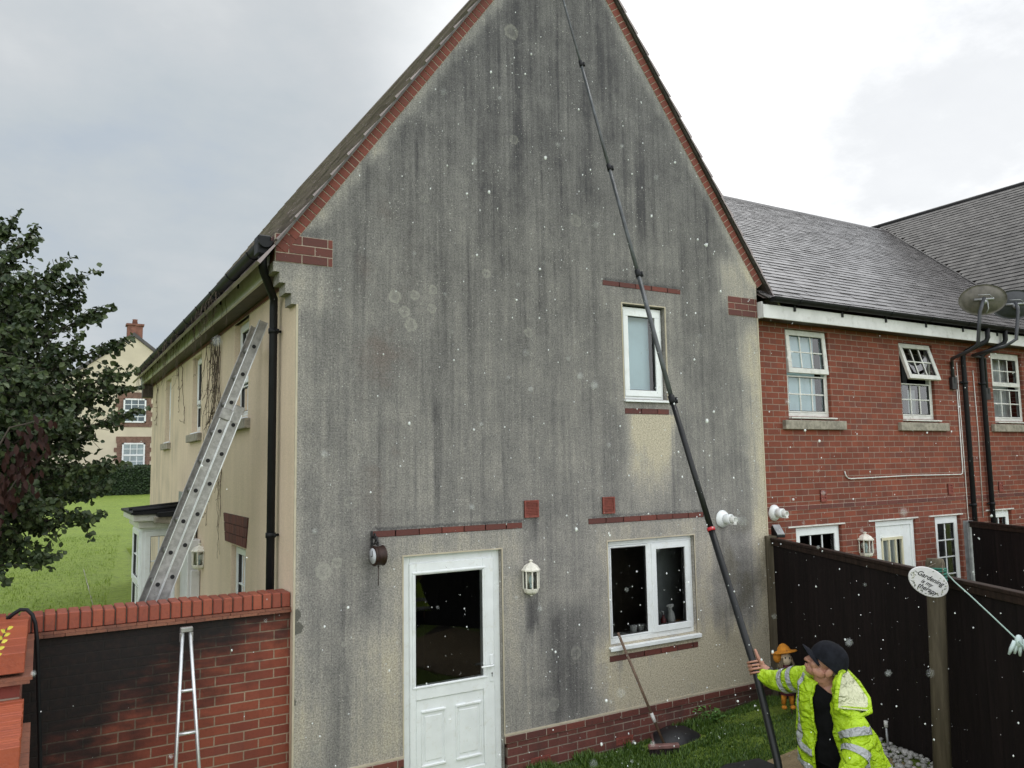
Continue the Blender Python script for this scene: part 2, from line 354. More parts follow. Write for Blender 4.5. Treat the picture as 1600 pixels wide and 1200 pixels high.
# cream render stained grey by algae, on the gable facade (x, z in metres)
def render_facade():
    m, t, b = new_mat('stained_render'); p = t.pos(); X = t.xyz(p); x, z = X[0], X[2]
    xz = t.comb(x, 0.0, z)
    warp = t.noise(xz, 1.3, 3, .5)
    streak = t.noise(t.comb(t.mul(x, 5.2), 0.0, t.mul(z, .34)), 1, 6, .62)
    fine = t.noise(t.comb(t.mul(x, 26), 3.0, t.mul(z, .75)), 1, 6, .66)
    dark = t.noise(t.comb(t.mul(x, 8.5), 7.0, t.mul(z, .42)), 1, 4, .55)
    blot = t.noise(xz, 2.2, 5, .6)
    grain = t.noise(p, 75, 4, .75); grain2 = t.noise(p, 34, 5, .75)
    mot = t.noise(t.vm('MULTIPLY', p, (1, 1, .7)), 13, 6, .75)
    dd = t.add(.60, t.mul(t.sub(streak, .5), .46))
    dd = t.add(dd, t.mul(t.sub(fine, .5), .52)); dd = t.add(dd, t.mul(t.sub(blot, .5), .55)); dd = t.add(dd, t.mul(t.sub(mot, .5), .42))
    dd = t.add(dd, t.sm(z, 1.2, 7.2, -.03, .22))
    dd = t.add(dd, t.mul(t.sm(dark, .56, .70), .16))
    xw = t.add(x, t.mul(t.sub(warp, .5), .35)); zw = t.add(z, t.mul(t.sub(streak, .5), .9))
    def less(a, k):
        nonlocal dd
        dd = t.sub(dd, t.mul(a, k * 1.0))
    less(t.mul(t.rect(t.add(xw, t.mul(t.sub(fine, .5), .12)), z, 5.36, 5.92, 2.2, 3.41, .13, .02), t.sm(zw, 2.15, 3.5)), .78)    # clean run below upper sill
    less(t.rect(xw, zw, 4.95, 7.3, .3, 1.02, .22, .28), .62)      # bottom right, pale
    less(t.rect(xw, z, 4.86, 6.5, .9, 2.27, .12, .03), .20)       # round the ground window
    less(t.rect(xw, z, 6.25, 6.85, .5, 2.1, .18, .3), .16)
    less(t.rect(xw, z, 2.52, 4.0, .35, 2.28, .12, .03), .15)      # round the door
    less(t.rect(xw, z, 2.3, 2.78, .3, 1.6, .16, .35), .18)
    less(t.rect(xw, zw, 1.7, 2.08, .2, 1.0, .1, .3), .16)
    less(t.rect(xw, z, 5.1, 6.1, 3.4, 4.80, .18, .06), .10)
    less(t.mul(t.sm(xw, 6.95, 7.3), t.sm(z, 4.75, 4.3)), .50)     # pale right edge
    less(t.mul(t.sm(xw, 1.98, 1.84), t.sm(z, 4.4, 3.6, .3, 1)), .16)
    less(t.rect(xw, z, 1.6, 2.1, 4.2, 4.62, .08), .22)
    less(t.rect(xw, z, 6.75, 7.5, 4.75, 5.3, .1, .15), .34)
    # along both verges
    e = t.sub(t.sub(8.78, t.mul(t.m('ABSOLUTE', t.sub(x, 4.65)), 1.39)), z)
    less(t.mul(t.sm(t.add(e, t.mul(t.sub(blot, .5), .3)), .24, .02), t.sm(z, 4.9, 5.0)), .28)
    def more(a, k):
        nonlocal dd
        dd = t.add(dd, t.mul(a, k * .68))
    more(t.rect(xw, z, 4.25, 4.75, .42, 1.5, .18, .15), .34)      # damp patch right of the door
    more(t.rect(x, zw, 4.04, 4.18, 1.25, 1.58, .03, .08), .55)    # below the lantern
    more(t.rect(xw, z, 6.5, 7.0, 1.3, 2.15, .12, .2), .16)
    more(t.rect(x, z, 2.42, 2.60, 1.55, 2.2, .06, .2), .16)
    more(t.rect(x, t.add(z, t.mul(t.sub(fine, .5), .06)), 2.5, 4.02, 2.347, 2.372, .02, .012), .42)
    more(t.rect(x, t.add(z, t.mul(t.sub(fine, .5), .06)), 4.8, 6.37, 2.344, 2.366, .02, .012), .32)
    more(t.rect(x, z, 4.10, 4.19, 2.2, 2.40, .02, .08), .3)
    more(t.rect(x, z, 5.05, 6.16, 4.82, 4.86, .03, .02), .25)
    for (mx, mz, mh, k) in ((4.05, 6.6, 2.2, .3), (3.6, 5.6, 1.3, .2), (4.9, 6.4, 1.5, .2), (5.6, 5.8, 1.1, .22), (6.2, 5.0, .9, .22), (4.3, 5.0, 1.2, .16), (3.2, 4.4, 1.1, .12), (5.1, 7.2, .8, .25)):
        more(t.rect(t.add(x, t.mul(t.sub(fine, .5), .06)), z, mx - .04, mx + .05, mz - mh / 2, mz + mh / 2, .05, mh * .3), k)
    col = t.ramp(dd, [(.06, (.49, .44, .335)), (.26, (.385, .355, .30)), (.46, (.285, .271, .248)), (.68, (.185, .178, .170)), (1.0, (.068, .065, .068))])
    col = t.mix(t.sm(z, 4.5, 6.8, 0, .45), col, t.mix(1.0, col, (.92, .94, 1.02), 'MULTIPLY'))
    col = t.mix(t.mul(t.rect(xw, zw, 2.35, 2.8, 2.6, 5.0, .2, .6), t.sm(blot, .5, .66, 0, .35)), col, (.20, .15, .125))
    col = t.mix(t.mul(t.rect(xw, z, 6.6, 7.4, .9, 2.2, .2, .3), t.sm(blot, .42, .62, 0, .55)), col, (.13, .115, .075))
    # pebble-dash grain
    g = t.add(t.add(.52, t.mul(t.sm(grain, .3, .7), .80)), t.mul(t.sub(grain2, .5), .7))
    col = t.mix(1.0, col, t.comb(g, g, g), 'MULTIPLY')
    spk = t.voro(t.vm('ADD', p, (.3, .7, .1)), 30); big = t.noise(p, 3, 2)
    col = t.mix(t.mul(t.sm(spk, .16, .08), t.sm(big, .42, .6, 0, .75)), col, (.50, .49, .45))
    # lichen rosettes
    q = t.vm('ADD', p, t.vm('SCALE', t.vm('SUBTRACT', t.noise(p, 26, 3, .6, col=True), (.5, .5, .5)), scale=.055))
    for (lx, lz, r, k) in ((2.709, 4.431, .068, .55), (2.903, 4.461, .052, .55), (3.091, 4.528, .05, .5), (2.802, 4.298, .06, .45), (2.864, 4.185, .07, .5), (3.076, 4.351, .05, .5),
                           (2.065, 2.036, .075, .6), (2.185, 2.095, .05, .55), (3.987, 7.299, .09, .4), (3.995, 6.16, .055, .35), (4.736, 5.425, .075, .3), (3.657, 4.747, .05, .45), (4.126, 4.196, .055, .45),
                           (4.605, 1.046, .07, .35), (5.49, 2.949, .055, .5), (3.011, 5.392, .05, .2), (2.25, 1.42, .03, .5), (2.02, .62, .035, .5), (4.33, .6, .07, .35), (2.3, 2.6, .06, .25), (6.3, 3.2, .06, .25)):
        dist = t.vm('DISTANCE', q, (lx, 0, lz))
        ring = t.mul(t.sm(dist, r, r * .82), t.add(.35, t.mul(t.sm(dist, r * .3, r * .75), .65)))
        col = t.mix(t.mul(t.mul(ring, t.sm(grain2, .36, .56, .35, 1.0)), k), col, (.36, .355, .31))
    # two dark patched spots on the left corner
    for (lx, lz, r) in ((1.835, 1.70, .05), (1.845, 1.60, .06), (1.825, 1.02, .03)):
        col = t.mix(t.sm(t.vm('DISTANCE', q, (lx, 0, lz)), r, r * .85, 0, .8), col, (.06, .06, .05))
    t.put(b.inputs['Base Color'], col); b.inputs['Roughness'].default_value = .9
    t.put(b.inputs['Normal'], t.bump(t.add(grain, t.mul(t.noise(p, 130, 2), .5)), .55, .008)); return m
M['render_front'] = render_facade()
def render_side():
    m, t, b = new_mat('cream_render'); p = t.pos(); X = t.xyz(p)
    st = t.noise(t.comb(t.mul(X[1], 5), 1.0, t.mul(X[2], .5)), 1, 6, .6); n = t.noise(p, 1.7, 4)
    f = t.add(t.add(t.mul(t.sub(st, .5), 1.1), t.mul(t.sub(n, .5), .8)), t.sm(X[1], 3, 9, .18, .48))
    col = t.ramp(f, [(.0, (.68, .555, .42)), (.4, (.61, .50, .375)), (.75, (.40, .34, .26)), (1.0, (.21, .18, .145))])
    g = t.add(.8, t.mul(t.noise(p, 70, 2), .4)); col = t.mix(1.0, col, t.comb(g, g, g), 'MULTIPLY')
    t.put(b.inputs['Base Color'], col); b.inputs['Roughness'].default_value = .9
    t.put(b.inputs['Normal'], t.bump(t.noise(p, 80, 3), .4, .008)); return m
M['render_side'] = render_side()
M['bead'] = plain('render_bead', (.46, .41, .31), .8, var=.1)

def grass_mat(name, ca, cb, cc):
    m, t, b = new_mat(name); p = t.pos()
    n = t.noise(p, .9, 5, .6); f = t.noise(t.vm('MULTIPLY', p, (1, .55, 1)), 38, 4, .7); f2 = t.noise(p, 9, 4, .65)
    c = t.mix(t.sm(n, .35, .65), ca, cb); c = t.mix(t.sm(f, .4, .7, 0, .8), c, cc)
    c = t.mix(t.sm(f2, .45, .7, 0, .6), c, tuple(q * .5 for q in ca))
    t.put(b.inputs['Base Color'], c); b.inputs['Roughness'].default_value = .8
    t.put(b.inputs['Normal'], t.bump(t.add(f, f2), .9, .04)); return m
M['lawn'] = grass_mat('lawn_turf', (.14, .22, .016), (.175, .255, .022), (.24, .31, .05))
def blades_mat(name, ca, cb):
    m, t, b = new_mat(name); c = t.mix(t.rnd(), ca, cb)
    t.put(b.inputs['Base Color'], c); b.inputs['Roughness'].default_value = .55
    return m
M['blades'] = blades_mat('grass_blades', (.030, .075, .010), (.085, .15, .014))
M['leaf'] = blades_mat('tree_leaves', (.014, .032, .011), (.062, .088, .026))
M['bark'] = plain('bark', (.05, .04, .032), .9, var=.3, scale=15, bump=.6)
# ---------------------------------------------------------------- ground
def clamp(a, lo=0., hi=1.): return max(lo, min(hi, a))
def gh(x, y):
    if y <= .14: return .03 + .17 * clamp((x - 5.2) / 2.0) + .14 * clamp(-y, 0, 8) * (.35 + .65 * clamp((x - 4.6) / 1.4))
    if x < 1.80 or y > 14: return .5 + min(y, 60) * .041
    return -.05
def grid_coords(lo, hi, fine_lo, fine_hi, step, grow=1.5):
    a = [fine_lo + i * step for i in range(int((fine_hi - fine_lo) / step) + 1)]
    s = step; x = fine_lo
    while x > lo: s *= grow; x -= s; a.insert(0, x)
    s = step; x = a[-1]
    while x < hi: s *= grow; x += s; a.append(x)
    return a
gx = sorted(grid_coords(-1500, 1500, -4, 16, .4) + [1.79, 1.81]); gy = sorted(grid_coords(-1500, 1500, -8, 16, .4) + [.13, .15])
g = MB(); g.smooth = True
ids = [[g.vert((x, y, gh(x, y) + (.025 * mnoise.noise((x * 1.3, y * 1.3, 0))))) for x in gx] for y in gy]
for j in range(len(gy) - 1):
    for i in range(len(gx) - 1): g.face((ids[j][i], ids[j][i + 1], ids[j + 1][i + 1], ids[j + 1][i]))
tag(g.build('ground', M['lawn']), 'bright green mown lawn and garden turf', 'ground', kind='structure')

def tiles(mb, o, a, b, n, La, Lb, gauge, tw, test=None, tilt=.011, ends=True, lift=.010, lip=0):
    """single-lap plain tiles: a along the eave, b up the slope, n outwards"""
    o, a, b, n = V(o), V(a), V(b), V(n)
    rows = int(Lb / gauge); cols = int(La / tw) + 1
    for i in range(rows):
        s0 = i * gauge; s1 = min(s0 + gauge + .012, Lb); off = 0 if i % 2 else tw * .5
        for k in range(-1, cols):
            u0 = max(0, k * tw + off + .0012); u1 = min(La, (k + 1) * tw + off - .0012)
            if u1 - u0 < .02: continue
            if test and not test(o + a * (u0 + u1) / 2 + b * s0): continue
            j = random.uniform(-.002, .0025); j2 = random.uniform(-.002, .002)
            p = [o + a * u0 + b * s0 + n * (tilt + lift + j), o + a * u1 + b * s0 + n * (tilt + lift + j + j2), o + a * u1 + b * s1 + n * (.006 + j2), o + a * u0 + b * s1 + n * .006]
            q = [o + a * u0 + b * s0 + n * min(0, tilt - .002), o + a * u1 + b * s0 + n * min(0, tilt - .002)]
            i0 = [mb.vert(x) for x in p]; i1 = [mb.vert(x) for x in q]
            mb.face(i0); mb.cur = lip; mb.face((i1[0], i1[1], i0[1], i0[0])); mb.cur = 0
            r = [mb.vert(o + a * u0 + b * s1 - n * .006), mb.vert(o + a * u1 + b * s1 - n * .006)]
            mb.face((i0[3], r[0], i1[0], i0[0])); mb.face((i0[1], i1[1], r[1], i0[2]))

# ---------------------------------------------------------------- windows
def window(parent, F, u0, u1, v0, v1, panes, w=-.06, sill=None, mat='upvc', fw=.05, name='window'):
    """panes: (u0,u1,v0,v1, sash?, nx, ny, tilt) as fractions of the opening"""
    m = MB()
    m.fbox(F, u0, u1, v1 - fw, v1, w - .06, w); m.fbox(F, u0, u1, v0, v0 + fw, w - .06, w)
    m.fbox(F, u0, u0 + fw, v0 + fw, v1 - fw, w - .06, w); m.fbox(F, u1 - fw, u1, v0 + fw, v1 - fw, w - .06, w)
    fr = m.build(name, M[mat], parent, bevel=.004)
    iu0, iu1, iv0, iv1 = u0 + fw, u1 - fw, v0 + fw, v1 - fw
    for (a, b, c, d, sash, nx, ny, tilt) in panes:
        x0 = iu0 + (iu1 - iu0) * a; x1 = iu0 + (iu1 - iu0) * b; z0 = iv0 + (iv1 - iv0) * c; z1 = iv0 + (iv1 - iv0) * d
        G = F
        if tilt:
            ct, st = math.cos(tilt), math.sin(tilt)
            o = F.p(0, z1 + .02, w); G = Frame(o, F.u, F.v * ct - F.w * st, F.w * ct + F.v * st); zz0, zz1, ww = z0 - z1 - .04, 0.0, .012
        else: zz0, zz1, ww = z0, z1, w
        s = MB(); sw = .048 if sash else .02; e = .014 if sash else .002
        k = .018 if sash else -.002
        s.fbox(G, x0 - k, x1 + k, zz1 - sw, zz1 + k, ww - .03, ww + e); s.fbox(G, x0 - k, x1 + k, zz0 - k, zz0 + sw, ww - .03, ww + e)
        s.fbox(G, x0 - k, x0 + sw, zz0 + sw, zz1 - sw, ww - .03, ww + e); s.fbox(G, x1 - sw, x1 + k, zz0 + sw, zz1 - sw, ww - .03, ww + e)
        gx0, gx1, gz0, gz1 = x0 + sw, x1 - sw, zz0 + sw, zz1 - sw
        for i in range(1, nx):
            q = gx0 + (gx1 - gx0) * i / nx; s.fbox(G, q - .010, q + .010, gz0, gz1, ww - .016, ww - .004)
        for i in range(1, ny):
            q = gz0 + (gz1 - gz0) * i / ny; s.fbox(G, gx0, gx1, q - .009, q + .009, ww - .0158, ww - .0042)
        s.build('sash' if sash else 'glazing_bead', M[mat], fr, bevel=.003)
        s = MB(); t_ = .007
        s.fbox(G, gx0, gx1, gz1 - t_, gz1, ww - .02, ww - .002); s.fbox(G, gx0, gx1, gz0, gz0 + t_, ww - .02, ww - .002)
        s.fbox(G, gx0, gx0 + t_, gz0 + t_, gz1 - t_, ww - .02, ww - .002); s.fbox(G, gx1 - t_, gx1, gz0 + t_, gz1 - t_, ww - .02, ww - .002)
        s.build('seal', M['seal'], fr)
        s = MB(); s.poly([G.p(gx0 - .005, gz0 - .005, ww - .018), G.p(gx1 + .005, gz0 - .005, ww - .018), G.p(gx1 + .005, gz1 + .005, ww - .018), G.p(gx0 - .005, gz1 + .005, ww - .018)])
        s.build('pane', M['glass'], fr)
    if sill:
        s = MB(); a, b, h, pr = sill
        s.prism(Frame(F.p(u0 - a, v0, 0), F.w, F.v, F.u), [(w - .05, .0), (pr, -.012), (pr, -h), (pr - .015, -h), (pr - .015, -.03), (w - .05, -.03)], 0, u1 - u0 + a + b)
        s.build('sill', M[mat], fr, bevel=.003)
    return fr
def back_panel(parent, name, F, u0, u1, v0, v1, w, mat, folds=0):
    m = MB()
    if folds:
        n = folds * 6; m.smooth = True
        ids = [(m.vert(F.p(u0 + (u1 - u0) * i / n, v0, w + .025 * math.sin(i * 1.9))), m.vert(F.p(u0 + (u1 - u0) * i / n, v1, w + .022 * math.sin(i * 1.9 + .2)))) for i in range(n + 1)]
        for a, b in zip(ids, ids[1:]): m.face((a[0], b[0], b[1], a[1]))
    else: m.fbox(F, u0, u1, v0, v1, w - .01, w)
    return m.build(name, mat, parent)
def brick_run(parent, name, F, u0, u1, v0, v1, w=.004, L=.225, rows=1, mats=('bricks', 'mortar'), joint=.01, depth=.05):
    m = MB(); m.cur = 1; m.fbox(F, u0, u1, v0, v1, w - depth, w - .004); m.cur = 0
    h = (v1 - v0) / rows
    for r in range(rows):
        u = u0 - (L * .5 if r % 2 else 0)
        while u < u1 - .01:
            a, b = max(u, u0) + joint * .4, min(u + L, u1) - joint * .4
            if b - a > .015:
                j = random.uniform(-.002, .002)
                m.fbox(F, a, b, v0 + r * h + joint * .4, v0 + (r + 1) * h - joint * .4, w - depth + .01, w + j)
            u += L
    return m.build(name, [M[mats[0]], M[mats[1]]], parent, bevel=.002)
def rainpipe(parent, pts, r=.034, clips=(), F=None, name='downpipe'):
    m = MB(); m.tube(pts, r, 12); 
    o = m.build(name, M['black_plastic'], parent)
    for p, n in clips:
        c = MB(); p = V(p); n = V(n)
        c.tube([p - V((0, 0, .022)), p + V((0, 0, .022))], r + .008, 12)
        s = n.cross(V((0, 0, 1)))
        c.tube([p + s * .02 * 0, p - n * .07 + s * .0], .012, 6); c.tube([p - s * .085 - n * .02, p + s * .085 - n * .02], .012, 6)
        c.build('clip', M['black_plastic'], o)
    return o
def gutter_run(parent, o, d, L, w, flip=1):
    """half-round gutter along d starting at o; w is outwards"""
    o, d, w = V(o), V(d), V(w); m = MB(); m.smooth = True; n = 8; R = .058
    for rr, sgn in ((R, 1), (R - .006, -1)):
        A = [[m.vert(o + d * t + w * (-math.cos(math.pi * k / n)) * rr + V((0, 0, -math.sin(math.pi * k / n) * rr))) for k in range(n + 1)] for t in (0, L)]
        for k in range(n): m.face((A[0][k], A[0][k + 1], A[1][k + 1], A[1][k]))
    m.smooth = False
    for t in (0, L - .006):
        c = [m.vert(o + d * (t + e) + w * (-math.cos(math.pi * k / n)) * R + V((0, 0, -math.sin(math.pi * k / n) * R))) for e in (0, .006) for k in range(n + 1)]
        m.face(c[:n + 1]); m.face(c[n + 1:])
    g = m.build('gutter', M['black_plastic'], parent)
    k = .45
    while k < L:
        b = MB()
        pts = [(-math.cos(math.pi * i / 6) * (R + .008), -math.sin(math.pi * i / 6) * (R + .008)) for i in range(7)]
        b.prism(Frame(o + d * k, w, (0, 0, 1), d), pts, 0, .03)
        b.box(*(sorted(((o + d * k - w * .075).x, (o + d * (k + .03) - w * .05).x)) + sorted(((o + d * k - w * .075).y, (o + d * (k + .03) - w * .05).y)) + [o.z - .13, o.z]))
        b.build('gutter_bracket', M['black_plastic'], g); k += .9
    return g

# ---------------------------------------------------------------- the gable-ended house
LX, RX, CX, SL, AP = 1.82, 7.37, 4.65, 1.39, 8.78
house = thing('gable_house', 'rendered house with tall steep gable stained grey by algae and brick edged roof', 'house', (4.6, 0, 0))
D0, D1 = 2.785, 3.778
DOOR = (D0, D1, .02, 2.105); GW = (5.03, 6.21, 1.055, 2.095); UW = (5.31, 5.905, 3.575, 4.60)
m = MB()
zl = AP - SL * (CX - LX) + .05; zr = AP - SL * (RX - CX) + .05
steps = [(1.62, 4.63), (1.62, 4.545), (1.672, 4.545), (1.672, 4.455), (1.722, 4.455), (1.722, 4.37), (1.773, 4.37), (1.773, 4.28)]
rect_hole_wall(m, FRONT, [(LX, .40), (D0, .40), (D0, DOOR[3]), (D1, DOOR[3]), (D1, .40), (RX, .40), (RX, zr), (CX, AP + .05), (LX, zl)], [GW, UW], .11)
for q in (((D0, 0, .0), (D0, 0, DOOR[3]), (D0, .11, DOOR[3]), (D0, .11, .0)), ((D1, 0, .0), (D1, 0, DOOR[3]), (D1, .11, DOOR[3]), (D1, .11, .0)), ((D0, 0, DOOR[3]), (D1, 0, DOOR[3]), (D1, .11, DOOR[3]), (D0, .11, DOOR[3]))): m.poly(q)
fw = m.build('facade', [M['render_front']], house)
m = MB()
z0 = 4.63
for i, (sx, zz) in enumerate(((1.62, 4.545), (1.672, 4.455), (1.722, 4.37), (1.773, 4.28))):
    m.box(sx, LX, .0, .20, zz, z0); z0 = zz
m.build('corbel', M['render_front'], house)
# thin pale beads along corners and reveals
m = MB(); B_ = .012
m.box(LX - .004, LX + B_, -.006, .01, .40, 4.28); m.box(RX - B_, RX + .004, -.006, .01, .40, 4.6)
m.box(D1 + .002, RX, -.012, .004, .405, .42); m.box(LX, D0 - .002, -.012, .004, .405, .42)
for a, b, c, d in (GW, UW, (D0, D1, .42, DOOR[3])):
    m.box(a - B_, a, -.005, .008, c, d + B_); m.box(b, b + B_, -.005, .008, c, d + B_); m.box(a, b, -.005, .008, d, d + B_)
m.build('render_bead', M['bead'], house)
# plinth
m = MB(); m.box(LX + .005, D0 - .03, -.008, .10, -.3, .395); m.box(D1 + .03, RX, -.008, .10, -.3, .395)
m.box(D0 - .03, D1 + .03, .001, .10, -.3, .015)
m.build('plinth', M['brick_plinth'], house)
brick_run(house, 'plinth_course', FRONT, D1 + .005, RX, .335, .402, .02)
brick_run(house, 'plinth_course', FRONT, LX, D0 - .005, .335, .402, .02)
# brick bands
brick_run(house, 'lintel_band', FRONT, 2.486, 4.014, 2.285, 2.345); brick_run(house, 'lintel_band', FRONT, 4.792, 6.372, 2.28, 2.342)
brick_run(house, 'lintel_band', FRONT, 5.056, 6.152, 4.772, 4.831); brick_run(house, 'sill_band', FRONT, 5.013, 6.215, .895, .958)
brick_run(house, 'sill_band', FRONT, 5.305, 5.92, 3.41, 3.474)
brick_run(house, 'eaves_panel', Frame((0, 0, 0), (1, 0, 0), (0, 0, 1), (0, -1, 0)), 1.635, 2.13, 4.632, 4.873, .006, rows=3, mats=('bricks', 'mortar'))
m = MB(); m.cur = 0
for k in range(3): m.box(1.636, 1.70, .008, .20, 4.636 + k * .08, 4.708 + k * .08)
m.build('eaves_panel_return', M['bricks'], house)
brick_run(house, 'eaves_panel', FRONT, 6.885, RX - .004, 4.60, 4.832, .006, rows=3)
# verge bricks
M['slate_edge'] = plain('slate_edge', (.075, .07, .066), .7, var=.3, scale=12)
th = math.atan(SL); ct, st = math.cos(th), math.sin(th)
for side in (-1, 1):
    ex = LX - .17 if side < 0 else RX + .02
    d = abs(CX - ex); o = V((ex, 0, AP - SL * d)); up = V((-side * ct, 0, st)); out = V((side * st, 0, ct))
    L = d / ct
    F = Frame(o, up, out, (0, -1, 0))
    if side < 0: brick_run(house, 'verge_bricks', F, .12, L, .0, .105, .008, L=.075, mats=('bricks_verge', 'mortar'))
    else: brick_run(house, 'verge_bricks', F, 0, L, .0, .105, .008, L=.075, mats=('bricks_verge', 'mortar'))
    m = MB(); m.fbox(F, -.02, L + .05, .106, .117, -.25, .04) if side > 0 else m.fbox(F, .10, L + .05, .099, .118, -.02, .067); m.build('undercloak', M['slate_edge'], house)
# roof slopes
ROOFN = 10.35
M['slate_edge'] = plain('slate_edge', (.075, .07, .066), .7, var=.3, scale=12)
def gable_roof():
    for side in (-1, 1):
        ex = 1.585 if side < 0 else 7.62
        d = abs(CX - ex); out = V((side * st, 0, ct)); up = V((-side * ct, 0, st))
        base = V((CX + side * d, -.062, AP - SL * d)) + out * (.107 if side < 0 else .119)
        L = d / ct
        m = MB(); tiles(m, base, (0, 1, 0), up, out, ROOFN + .06, L, .26, .30, tilt=.022)
        m.build('roof_tiles', M['tile_dry'], house)
    # boarding below the tiles
    m = MB(); off = .104 / ct
    for side in (-1, 1):
        ex = 1.62 if side < 0 else 7.60
        zz = AP - SL * abs(CX - ex) + off
        m.poly([(CX, -.02, AP + off - .001), (CX, ROOFN - .03, AP + off - .001), (ex, ROOFN - .03, zz - .001), (ex, -.02, zz - .001)])
    m.build('roof_boarding', M['soffit'], house)
    m = MB(); pts = []
    m.tube([(CX, -.06, AP + .165), (CX, ROOFN, AP + .165)], .04, 12); m.build('ridge_tiles', M['tile_dry'], house)
gable_roof()
# rear gable and right return wall, and the left side wall
ES = 4.56
sw_win = [(1.80, 2.53, 3.45, 4.50), (4.64, 5.36, 3.42, 4.47), (7.56, 8.18, 3.38, 4.43)]
g_win = (1.79, 2.50, .95, 2.085)
m = MB(); rect_hole_wall(m, SIDE, [(.0, -.3), (10.1, -.3), (10.1, ES), (.0, ES)], sw_win + [g_win], .10)
m.build('side_wall', M['render_side'], house)
m = MB(); m.poly([(LX, 10.1, -.3), (LX, 10.1, zl), (CX, 10.1, AP), (RX, 10.1, zr), (RX, 10.1, -.3)])
m.poly([(RX, .001, -.3), (RX, 10.1, -.3), (RX, 10.1, zr), (RX, .001, zr)])
m.build('rear_wall', M['render_side'], house)
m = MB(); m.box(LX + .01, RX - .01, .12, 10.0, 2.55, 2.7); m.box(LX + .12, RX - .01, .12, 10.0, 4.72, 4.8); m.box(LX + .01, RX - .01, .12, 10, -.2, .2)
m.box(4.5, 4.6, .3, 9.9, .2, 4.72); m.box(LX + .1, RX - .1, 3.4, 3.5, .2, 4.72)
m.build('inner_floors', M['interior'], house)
# eaves on the left
m = MB(); m.box(1.618, 1.645, .21, 10.3, 4.545, 4.76); m.build('fascia', M['fascia_white'], house)
m = MB(); m.box(1.645, LX, .201, 10.1, 4.548, 4.56); m.box(1.64, LX + .02, 10.1, 10.3, 4.3, 4.75); m.build('soffit', M['soffit'], house)
brick_run(house, 'frieze', SIDE, .22, 10.1, 4.50, 4.547, .012)
gutter_run(house, (1.556, .0, 4.80), (0, 1, 0), 10.36, (-1, 0, 0))
rainpipe(house, [(1.556, .11, 4.77), (1.556, .11, 4.62), (1.575, .15, 4.57), (1.70, .40, 4.46), (1.745, .48, 4.41), (1.75, .50, 4.33), (1.75, .50, .5)], .036, [((1.75, .5, 4.12), (-1, 0, 0)), ((1.75, .5, 2.32), (-1, 0, 0))])
m = MB(); m.box(1.50, 1.61, .04, .19, 4.69, 4.86); m.build('gutter_outlet', M['black_plastic'], house, bevel=.012)
# windows of the facade
S1 = (0, 1, 0, 1, True, 1, 1, 0)
w_ = window(house, FRONT, *GW, [(0, .47, 0, 1, False, 1, 1, 0), (.53, 1, .02, .98, True, 1, 1, 0)], w=-.05, sill=(.02, .03, .05, .04), fw=.055)
m = MB(); um = GW[0] + .055 + (GW[1] - GW[0] - .11) * .5; m.fbox(FRONT, um - .036, um + .036, GW[2] + .055, GW[3] - .055, -.11, -.045); m.build('mullion', M['upvc'], w_, bevel=.004)
m = MB()
for a, b in ((5.07, 5.52), (5.72, 6.15)): m.fbox(FRONT, a, b, GW[3] - .03, GW[3] - .008, -.048, -.036)
m.build('trickle_vent', M['upvc'], w_, bevel=.004)
m = MB(); m.box(5.03, 6.21, .12, .34, 1.06, 1.09); m.build('window_board', M['upvc_dirty'], w_)
m = MB(); m.box(6.0, 6.55, .55, .6, .9, 2.3); m.build('room_partition', M['room_pale'], house)
w_ = window(house, FRONT, UW[0] + .012, UW[1] - .012, UW[2], UW[3] - .02, [S1], w=-.055, sill=(.02, .03, .035, .03), fw=.05)
back_panel(w_, 'blind', FRONT, UW[0] + .05, UW[1] - .1, UW[2] + .05, UW[3] - .08, -.17, M['blind'])  # pale panel behind the pane paints the sky's reflection
